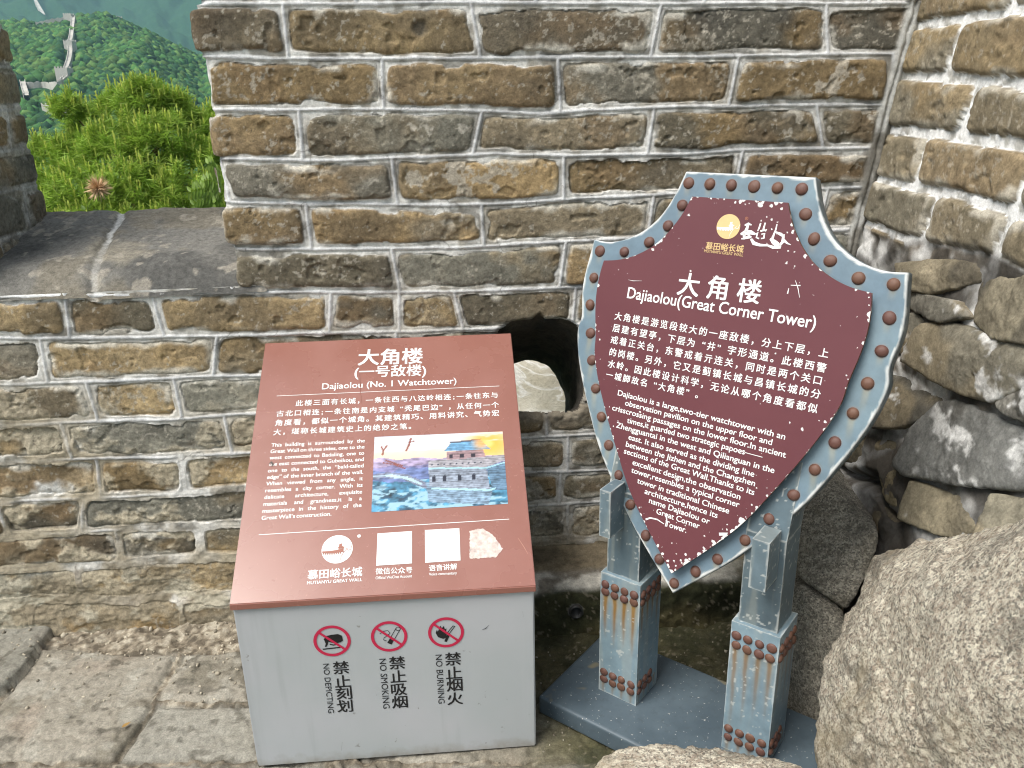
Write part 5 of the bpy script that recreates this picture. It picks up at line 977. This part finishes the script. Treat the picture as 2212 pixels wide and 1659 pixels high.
rsx = np.r_[2.55, 3, 4, 6, 9, 14, 22, 35, 60, 100, 150, 250, 350, np.arange(450, 1220, 11), np.arange(1230, 2000, 40), np.arange(2000, 5000, 22)]
AZ, RR = np.meshgrid(azs, rsx); ZZ = terrain(AZ, RR)
fine_ = sst(1950, 2200, RR); ZZ = ZZ + fine_ * (13 * fbm(np.sin(AZ) * RR / 46, np.cos(AZ) * RR / 46, 4, 960, .65) + 26 * fbm(np.sin(AZ) * RR / 200, np.cos(AZ) * RR / 200, 3, 961))
tag(grid_obj('hillside', pol(AZ, RR, ZZ), MAT_HILL, None, None, None, flip=True), kind='structure')

# the Great Wall running over the hill
def on_hill(x, y, rmin=450, rmax=RC + 40):
    az, el = az_el(x, y); r = np.arange(rmin, rmax, 1.5); z = terrain(np.full(r.shape, az), r); e = np.arctan2(z + 3.0 - 1.4, r); k = np.argmax(e >= el) if (e >= el).any() else int(np.argmax(e)); return pol(np.array(az), np.array(r[k]), np.array(z[k]))
k1_ = lambda x, y: (x * .3333, y * .3333)
MAT_WALLFAR = m_masonry('far_wall_stone', s1=1.2, s2=4, amp=.22, bmp=0.2, bd=.2)
gw = empty('great_wall', on_hill(*k1_(470, 200)), 'distant pale Great Wall winding down the wooded hill with small square watchtowers', 'wall')
GWP = []
def run(pts, wd=3.8, ht=4.2, **k):
    pts = np.array(pts, float); sp_ = np.r_[0, np.cumsum(np.hypot(*np.diff(pts, axis=0).T))]; sq = np.linspace(0, sp_[-1], max(3, int(sp_[-1] / 9))); pts = np.c_[np.interp(sq, sp_, pts[:, 0]), np.interp(sq, sp_, pts[:, 1])]
    p = np.array([on_hill(*k1_(*q), **k) for q in pts]); GWP.append(p); s = np.r_[0, np.cumsum(np.linalg.norm(np.diff(p, axis=0), axis=1))]; q = np.arange(0, s[-1], 3.0); P = np.c_[[np.interp(q, s, p[:, i]) for i in range(3)]].T
    d = np.gradient(P, axis=0); d[:, 2] = 0; d /= np.linalg.norm(d, axis=1)[:, None] + 1e-9; nx_ = np.c_[-d[:, 1], d[:, 0], d[:, 0] * 0]
    sec = [(-wd / 2, -4), (-wd / 2, ht + 1.4), (-wd / 2 + .5, ht + 1.4), (-wd / 2 + .5, ht), (wd / 2 - .5, ht), (wd / 2 - .5, ht + 1.4), (wd / 2, ht + 1.4), (wd / 2, -4)]
    G = np.stack([P + nx_ * a + ZV * (b_ + (0.0 if b_ < ht + 1 else .0)) for a, b_ in sec], 1); cren = (np.arange(len(q)) % 2)[:, None] * .9; G[:, 1:3, 2] -= cren; G[:, 5:7, 2] -= cren
    c = np.tile((.44, .42, .38), (*G.shape[:2], 1)) * (1 + .2 * fbm(np.arange(len(q))[:, None] * .3, np.arange(8)[None] * .7, 2, 71))[..., None]
    o = grid_obj('rampart', G, MAT_WALLFAR, None, c, None); o.data.polygons.foreach_set('use_smooth', np.zeros(len(o.data.polygons), bool)); return put(o, gw)
run([(225, 128), (300, 122), (360, 110), (412, 104), (480, 98)]); run([(476, 100), (474, 150), (466, 205), (462, 250), (450, 290), (458, 340), (448, 400), (430, 450), (415, 490)]); run([(425, 500), (380, 540), (330, 548), (250, 540), (195, 545), (150, 548)], 3.4, 3.2); run([(150, 548), (160, 590), (178, 640)], 4, 5); run([(282, 684), (320, 705), (360, 715)], 3.4, 3.5); run([(395, 705), (440, 730), (470, 745)], 4, 5); run([(286, 108), (268, 78), (252, 50), (232, 15), (220, -20), (210, -60)], 9, 9, rmin=2050, rmax=4300)
for x, y, a_, hh_ in ((446, 100, 9, 7), (456, 300, 8, 7), (420, 485, 10, 8), (760, 118, 9, 6)):
    p = on_hill(*k1_(x, y)); bm = box_bm(p[0] - a_ / 2, p[0] + a_ / 2, p[1] - a_ / 2, p[1] + a_ / 2, p[2] - 4, p[2] + hh_)
    for sx_ in np.arange(-a_ / 2, a_ / 2 - .5, 2.4):
        for sy_ in (-a_ / 2, a_ / 2 - .6):
            b2 = box_bm(p[0] + sx_, p[0] + sx_ + 1.3, p[1] + sy_, p[1] + sy_ + .6, p[2] + hh_, p[2] + hh_ + 1.3); tmp = bpy.data.meshes.new('x'); b2.to_mesh(tmp); b2.free(); bm.from_mesh(tmp); bpy.data.meshes.remove(tmp)
    o = bm_obj('watchtower', bm, MAT_WALLFAR); ca = o.data.color_attributes.new('col', 'FLOAT_COLOR', 'POINT'); ca.data.foreach_set('color', np.tile((.45, .43, .39, 1), (len(o.data.vertices), 1)).ravel()); put(o, gw)
# woodland on the near hill: one mass of tree crowns
rg = np.random.default_rng(21)
ib = bmesh.new(); bmesh.ops.create_icosphere(ib, subdivisions=1, radius=1); ID = np.array([v.co[:] for v in ib.verts]); IF = np.array([[v.index for v in f.verts] for f in ib.faces]); ib.free()
N = 29000; aa = rg.uniform(-.76, -.16, N); rr = np.sqrt(rg.uniform(470 ** 2, (RC + 14) ** 2, N)); zz = terrain(aa, rr); sz = rg.uniform(2.4, 5.2, N)
ctr = pol(aa, rr, zz + sz * .5); gp = np.concatenate(GWP)[:, :2]; un = gp / np.linalg.norm(gp, axis=1)[:, None]; gp = np.concatenate([gp - un * o_ for o_ in (0, 9, 17)]); ok = np.array([np.min(np.hypot(gp[:, 0] - c_[0], gp[:, 1] - c_[1])) > 7.5 for c_ in ctr]); ctr, sz, N = ctr[ok], sz[ok], int(ok.sum()); V = ctr[:, None] + ID[None] * (sz[:, None] * rg.uniform(.8, 1.25, (N, 3)))[:, None] * np.array([1, 1, 1.0])
Vf = V.reshape(-1, 3); dn = np.tile(ID, (N, 1)); nn = fbm3(Vf * .30, 2, 31, .65); Vf = Vf + dn * (nn * .38 * np.repeat(sz, len(ID)))[:, None]
Ff = (IF[None] + (np.arange(N) * len(ID))[:, None, None]).reshape(-1, 3)
tone = rg.uniform(.55, 1.4, N); hue = rg.random(N); cb = np.array([.045, .118, .030])[None] * tone[:, None]; cb = np.where((hue > .72)[:, None], np.array([.085, .155, .040]) * tone[:, None], cb); cb = np.where((hue < .22)[:, None], np.array([.022, .068, .028]) * tone[:, None], cb)
cv = np.repeat(cb, len(ID), 0) * (1 + .3 * fbm3(Vf * 1.1, 2, 37))[:, None]
tag(make('forest', Vf, Ff, m_attr('broadleaf_crowns', .85, .3, 1.3, .15, .6), None, np.clip(cv, .008, .4), smooth=True), kind='stuff')

# ---- pine tree just beyond the gap
TY = 8.2
def tp(x, y, Y_=TY): return at_y(x, y, Y_)
LUMPS = [(318, 214, 62, 0), (262, 232, 48, .2), (378, 232, 50, .1), (196, 262, 48, .3), (147, 232, 34, -.1), (175, 330, 60, .0), (440, 262, 50, .3), (118, 330, 52, .1), (250, 318, 74, -.3), (345, 305, 76, -.25), (430, 345, 74, -.1), (500, 320, 80, .2), (100, 395, 54, -.1),
         (185, 412, 74, -.45), (292, 405, 84, -.55), (395, 425, 80, -.5), (490, 430, 80, -.3), (112, 470, 60, -.4), (215, 490, 84, -.6), (330, 500, 90, -.7), (440, 510, 90, -.6), (60, 420, 40, .1), (540, 500, 90, -.3), (20, 520, 90, .0), (250, 600, 130, -.3), (430, 620, 130, -.2), (80, 640, 120, .1)]
pine = empty('pine_tree', tp(300, 900), 'bright green pine with upright candle shoots, seen through the crenel gap', 'tree')
mpp = np.linalg.norm(tp(310, 300) - tp(311, 300))
sh_p, sh_d, sh_k = [], [], []
for li, (x, y, r, dy) in enumerate(LUMPS):
    c = tp(x, y, TY + dy * 1.1); R = r * mpp; n_ = int(22 + 150 * (R / .42) ** 2) if y < 560 else 80
    for _ in range(n_):
        v = rg.normal(0, 1, 3); v /= np.linalg.norm(v); v[2] = abs(v[2]) * .95 - .22 if rg.random() < .85 else v[2]; v[1] = -abs(v[1]) if rg.random() < .75 else v[1]
        rad = R * rg.uniform(.62, 1.06) ** .6; p = c + v * rad * np.array([1, .95, .95]) + rg.normal(0, .02, 3); d = v * .55 + np.array([0, 0, .95]) + rg.normal(0, .16, 3); sh_p.append(p); sh_d.append(d / np.linalg.norm(d)); sh_k.append(np.clip((rad / R - .7) / .35, 0, 1) * (.4 + .6 * max(0, v[2])))
sh_p, sh_d, sh_k = np.array(sh_p), np.array(sh_d), np.array(sh_k); NS = len(sh_p); NN = 54
ax = sh_d[:, None]; t1 = np.cross(sh_d, rg.normal(0, 1, (NS, 3))); t1 /= np.linalg.norm(t1, axis=1)[:, None]; t2 = np.cross(sh_d, t1)
ph = rg.uniform(0, 6.28, (NS, NN)); cand = rg.random(NS) < .30 + .6 * sh_k; sh_d = np.where(cand[:, None], sh_d * .35 + np.array([0, 0, .8]), sh_d); sh_d /= np.linalg.norm(sh_d, axis=1)[:, None]; ax = sh_d[:, None]; young = (rg.random((NS, NN)) < .50) & cand[:, None]; al = np.where(young, rg.uniform(.10, .42, (NS, NN)), rg.uniform(.55, 1.6, (NS, NN))); ln = np.where(young, rg.uniform(.022, .040, (NS, NN)), rg.uniform(.06, .115, (NS, NN)))
st_ = np.where(young, rg.uniform(.01, .095, (NS, NN)) * rg.uniform(.6, 1.2, (NS, 1)), rg.uniform(-.08, .03, (NS, NN)))
dirs = ax * np.cos(al)[..., None] + (t1[:, None] * np.cos(ph)[..., None] + t2[:, None] * np.sin(ph)[..., None]) * np.sin(al)[..., None]; b0 = sh_p[:, None] + ax * st_[..., None]
sidev = np.cross(dirs, rg.normal(0, 1, (NS, NN, 3))); sidev /= np.linalg.norm(sidev, axis=2)[..., None] + 1e-9; wd = np.where(young, .0052, .0034)[..., None]
Vn = np.stack([b0 - sidev * wd, b0 + sidev * wd, b0 + dirs * (ln * .6)[..., None] + sidev * wd * .8 + np.array([0, 0, -.002]), b0 + dirs * ln[..., None] + np.array([0, 0, -.006])], 2)
Vn = Vn.reshape(-1, 3); Fn = np.arange(NS * NN * 4).reshape(-1, 4)
tn = rg.uniform(.75, 1.25, (NS, 1, 1)) * rg.uniform(.85, 1.15, (NS, NN, 1)); cn = np.where(young[..., None], np.array([.66, .74, .18]), np.array([.27, .41, .055])) * tn; warm = (rg.random((NS, 1, 1)) < .3); cn = np.where(warm & ~young[..., None], np.array([.30, .43, .06]) * tn, cn)
cn = np.repeat(cn.reshape(-1, 3), 4, 0)
MAT_NEEDLE = m_attr('pine_needles', .5, .15, 9, .3, 0, trans=.35)
put(make('crown', Vn, Fn, MAT_NEEDLE, None, np.clip(cn, 0, .8), smooth=False), pine)
def tube(name, pts, rads, mat, root, n=10):
    p = np.array(pts, float); d = np.gradient(p, axis=0); d /= np.linalg.norm(d, axis=1)[:, None]; a = np.cross(d, [.3, .9, .1]); a /= np.linalg.norm(a, axis=1)[:, None]; b_ = np.cross(d, a); t = np.linspace(0, 2 * math.pi, n + 1)
    G = p[:, None] + (a[:, None] * np.cos(t)[None, :, None] + b_[:, None] * np.sin(t)[None, :, None]) * np.array(rads)[:, None, None]; return put(grid_obj(name, G, mat, None, None, None), root)
MAT_BARK = m_plain('pine_bark', (.13, .085, .055), .9, .4, 30, .2, .8)
base = tp(300, 900); base[2] = terrain(math.atan2(base[0], base[1]), math.hypot(base[0], base[1])) - .1; tube('trunk', [base, base + (0.1, .05, 1.6), tp(310, 560), tp(300, 400), tp(318, 230)], [.16, .14, .11, .07, .02], MAT_BARK, pine)
for x, y, r, dy in LUMPS[:23]:
    a = tp(300 + (x - 300) * .12, min(y + 130, 620)); b_ = tp(x, y, TY + dy * 1.1); tube('branch', [a, .5 * (a + b_) - (0, 0, .06), b_], [.03, .022, .006], MAT_BARK, pine, 6)
dp = tp(212, 406, TY - 1.35); N = 460; dv_ = rg.normal(0, 1, (N, 3)); dv_ /= np.linalg.norm(dv_, axis=1)[:, None]; sv = np.cross(dv_, rg.normal(0, 1, (N, 3))); sv /= np.linalg.norm(sv, axis=1)[:, None]; L_ = rg.uniform(.06, .13, N)[:, None]
Vd = np.stack([dp - sv * .005, dp + sv * .005, dp + dv_ * L_ * .6 + sv * .004, dp + dv_ * L_], 1).reshape(-1, 3); put(make('dead_shoot', Vd, np.arange(N * 4).reshape(-1, 4), m_plain('dry_needles', (.66, .45, .27), .7, .3, 40, .2), None, smooth=False), pine)

# ---- small plants at the foot of the gap, outside the sill
MAT_LEAF = m_attr('young_leaf', .45, .12, 60, .4, 0, trans=.3)
def leaf(V, Fq, C, p, d, up, ln, wd, c):
    d = d / np.linalg.norm(d); s_ = np.cross(d, up); s_ /= np.linalg.norm(s_) + 1e-9; k = len(V); u_ = np.cross(s_, d)
    for t, w_ in ((0, .05), (.3, .9), (.62, .8), (1, .03)):
        m_ = p + d * ln * t + u_ * (-.12 * ln * t * t); V += [m_ - s_ * wd * w_ * .5 + u_ * wd * .12, m_, m_ + s_ * wd * w_ * .5 + u_ * wd * .12]; C += [c] * 3
    for i in range(3):
        for j in range(2): a = k + i * 3 + j; Fq.append((a, a + 1, a + 4, a + 3))
def frond(p0, p1, sag, n_, ln, wd):
    V, Fq, C = [], [], []; p0, p1 = np.array(p0), np.array(p1)
    for i in range(n_):
        t = .25 + .75 * i / (n_ - 1); q = p0 + (p1 - p0) * t + np.array([0, 0, sag * 4 * t * (1 - t)]); d = (p1 - p0) / np.linalg.norm(p1 - p0); ll = ln * (1 - .5 * abs(t - .55) * 1.4)
        for s_ in (-1, 1): leaf(V, Fq, C, q, np.array([d[0] * .5, .25 * s_, -.75 if s_ < 0 else .55]) + rg.normal(0, .1, 3), np.array([0, -1, .3]), ll, wd, tuple(np.array([.26, .40, .07]) * rg.uniform(.8, 1.2)))
    return V, Fq, C
sp = empty('leafy_seedling', tp(478, 520, 2.75), 'young plant with feathery compound leaves beside the merlon edge', 'plant')
for a, b_ in (((485, 430), (413, 415)), ((488, 440), (420, 443)), ((484, 445), (425, 462)), ((486, 400), (450, 355)), ((492, 420), (440, 392)), ((480, 455), (462, 440))):
    V, Fq, C = frond(at_y(*a, 2.72), at_y(*b_, 2.66), .02, 8, .040, .012); put(make('frond', np.array(V), Fq, MAT_LEAF, None, np.array(C)), sp)
tube('stem', [at_y(500, 640, 2.76), at_y(494, 500, 2.74), at_y(488, 430, 2.72), at_y(484, 395, 2.72)], [.004, .004, .003, .002], m_plain('green_stem', (.15, .2, .05), .6, .2), sp, 6)
for (x, y, lab, hs) in ((193, 470, 'small weed with broad bright leaves behind the sill, leftmost of three', 1.0), (325, 472, 'thin weed sprig behind the sill, between two others', .6), (408, 472, 'upright weed sprig behind the sill, nearest the merlon', .8)):
    pl = empty('weed', at_y(x, y + 8, 2.62), lab, 'plant', 'weeds behind the sill'); V, Fq, C = [], [], []; c0_ = at_y(x, y + 10, 2.62)
    for i in range(int(9 * hs) + 2):
        a_ = rg.uniform(0, 6.28); d = np.array([math.cos(a_), math.sin(a_) * .5, rg.uniform(.25, 1.1)]); p = c0_ + np.array([math.cos(a_) * .015, 0, rg.uniform(.005, .045) * hs]); leaf(V, Fq, C, p, d, np.array([0, -.3, 1.0]), rg.uniform(.018, .032) * hs, .013 * hs, tuple(np.array([.20, .33, .05]) * rg.uniform(.8, 1.2)))
    put(make('leaves', np.array(V), Fq, MAT_LEAF, None, np.array(C)), pl); tube('stem', [c0_ - (0, 0, .08), c0_, c0_ + (0.004, 0, .05 * hs)], [.002, .002, .001], bpy.data.materials['green_stem'], pl, 6)

# ---- pale sunlit rock outside the drain hole
pr_r = [at_y(x, y, Y_) for x, y, Y_ in ((990, 700, 3.5), (1150, 660, 3.6), (1330, 700, 3.5), (1380, 900, 3.4), (1350, 1050, 3.3), (1150, 1080, 3.25), (960, 1000, 3.3), (960, 850, 3.4))]
pr_r += [q + np.array([0, .9, .1]) for q in pr_r] + [np.array([q[0], q[1], -2.6]) for q in pr_r[3:7]]
m, t, n, l, b = nt('pale_veined_rock'); tc = n.new('ShaderNodeTexCoord').outputs['Object']; x1 = nz(n, l, tc, 9, 6, .6); x2 = nz(n, l, tc, 60, 4, .7); x3 = nz(n, l, tc, 3.2, 4, .55, 1.2)
v_ = rng(n, l, mth(n, l, 'ABSOLUTE', mth(n, l, 'SUBTRACT', x3, .5)), .0, .03, 1, 0); c = mixc(n, l, rng(n, l, x1, .35, .65, 0, 1), (.50, .46, .36), (.64, .61, .52)); c = mixc(n, l, rng(n, l, x2, .5, .7, 0, .5), c, (.36, .33, .26)); c = mixc(n, l, v_, c, (.80, .79, .75)); l.new(c, b.inputs['Base Color']); b.inputs['Roughness'].default_value = .85; bump(n, l, b, x2, .5, .01)
tag(rock('outer_rock', pr_r, m, 44, sub=5, p=14, amp=.03), 'pale veined rock outside, seen through the drain hole', 'rock')

# ---- fallen leaves on the paving
for x, y, dx, dy, c, lab, ln in ((125, 1343, 1, .15, (.22, .34, .05), 'small green leaf fallen on the gravel beside the wall foot', .028), (263, 1572, .6, .8, (.42, .26, .09), 'small dry yellow leaf lying in the paving joint', .022)):
    V, Fq, C = [], [], []; p = on_floor(x, y, .012); leaf(V, Fq, C, p, np.array([dx, dy, .1]), np.array([0, 0, 1.0]), ln, ln * .5, c); o = make('fallen_leaf', np.array(V), Fq, MAT_LEAF, None, np.array(C)); o.data.transform(Matrix.Translation(-Vector(p))); o.location = p; tag(o, lab, 'leaf')
# ---- loose grit between wall and slabs
N = 900; gxv = rg.uniform(-1.7, -.28, N); gyv = rg.uniform(1.62, 1.99, N); kx = rg.random(N) < (.25 + .75 * sst(1.72, 1.86, gyv)); gxv, gyv = gxv[kx], gyv[kx]
xr = rg.uniform(.03, .9, 260); yr = rg.uniform(1.22, 1.84, 260); gxv = np.r_[gxv, xr]; gyv = np.r_[gyv, yr]; N = len(gxv); sz = rg.uniform(.0015, .0045, N) * np.where(rg.random(N) < .06, 1.9, 1); sz[-260:] *= .7
bm = bmesh.new(); bmesh.ops.create_icosphere(bm, subdivisions=1, radius=1); I1 = np.array([v.co[:] for v in bm.verts]); F1 = np.array([[v.index for v in f.verts] for f in bm.faces]); bm.free()
ix = np.clip(np.round((gxv + 2.6) / .0048).astype(int), 0, PG.shape[1] - 1); iy = np.clip(np.round((2.16 - gyv) / .0048).astype(int), 0, PG.shape[0] - 1); gz = PG[iy, ix, 2]
Vg = np.stack([gxv, gyv, gz + sz * .35], -1)[:, None] + I1[None] * (sz[:, None] * rg.uniform(.55, 1.3, (N, 3)))[:, None]; Vg = Vg + rg.normal(0, .0004, Vg.shape)
Cg = np.repeat((np.array([.36, .32, .25]) * rg.uniform(.5, 1.5, (N, 1)))[:, None], len(I1), 1)
tag(make('gravel', Vg.reshape(-1, 3), (F1[None] + (np.arange(N) * len(I1))[:, None, None]).reshape(-1, 3), m_attr('grit', .9, .2, 300, .2, .2), None, np.clip(Cg.reshape(-1, 3), .03, .7), smooth=False), kind='stuff')

# ================================================================== AIR between here and the far hills
bm = box_bm(-5200, 5200, -5200, 5300, -330, 1050); mh = bpy.data.materials.new('haze_air'); mh.use_nodes = True; tr = mh.node_tree; [tr.nodes.remove(x) for x in list(tr.nodes) if x.type != 'OUTPUT_MATERIAL']
pvn = tr.nodes.new('ShaderNodeVolumePrincipled'); pvn.inputs['Color'].default_value = (.50, .80, 1.0, 1); pvn.inputs['Density'].default_value = .00011; pvn.inputs['Anisotropy'].default_value = .2
tr.links.new(pvn.outputs[0], [x for x in tr.nodes if x.type == 'OUTPUT_MATERIAL'][0].inputs['Volume']); tag(bm_obj('haze', bm, mh), kind='stuff')
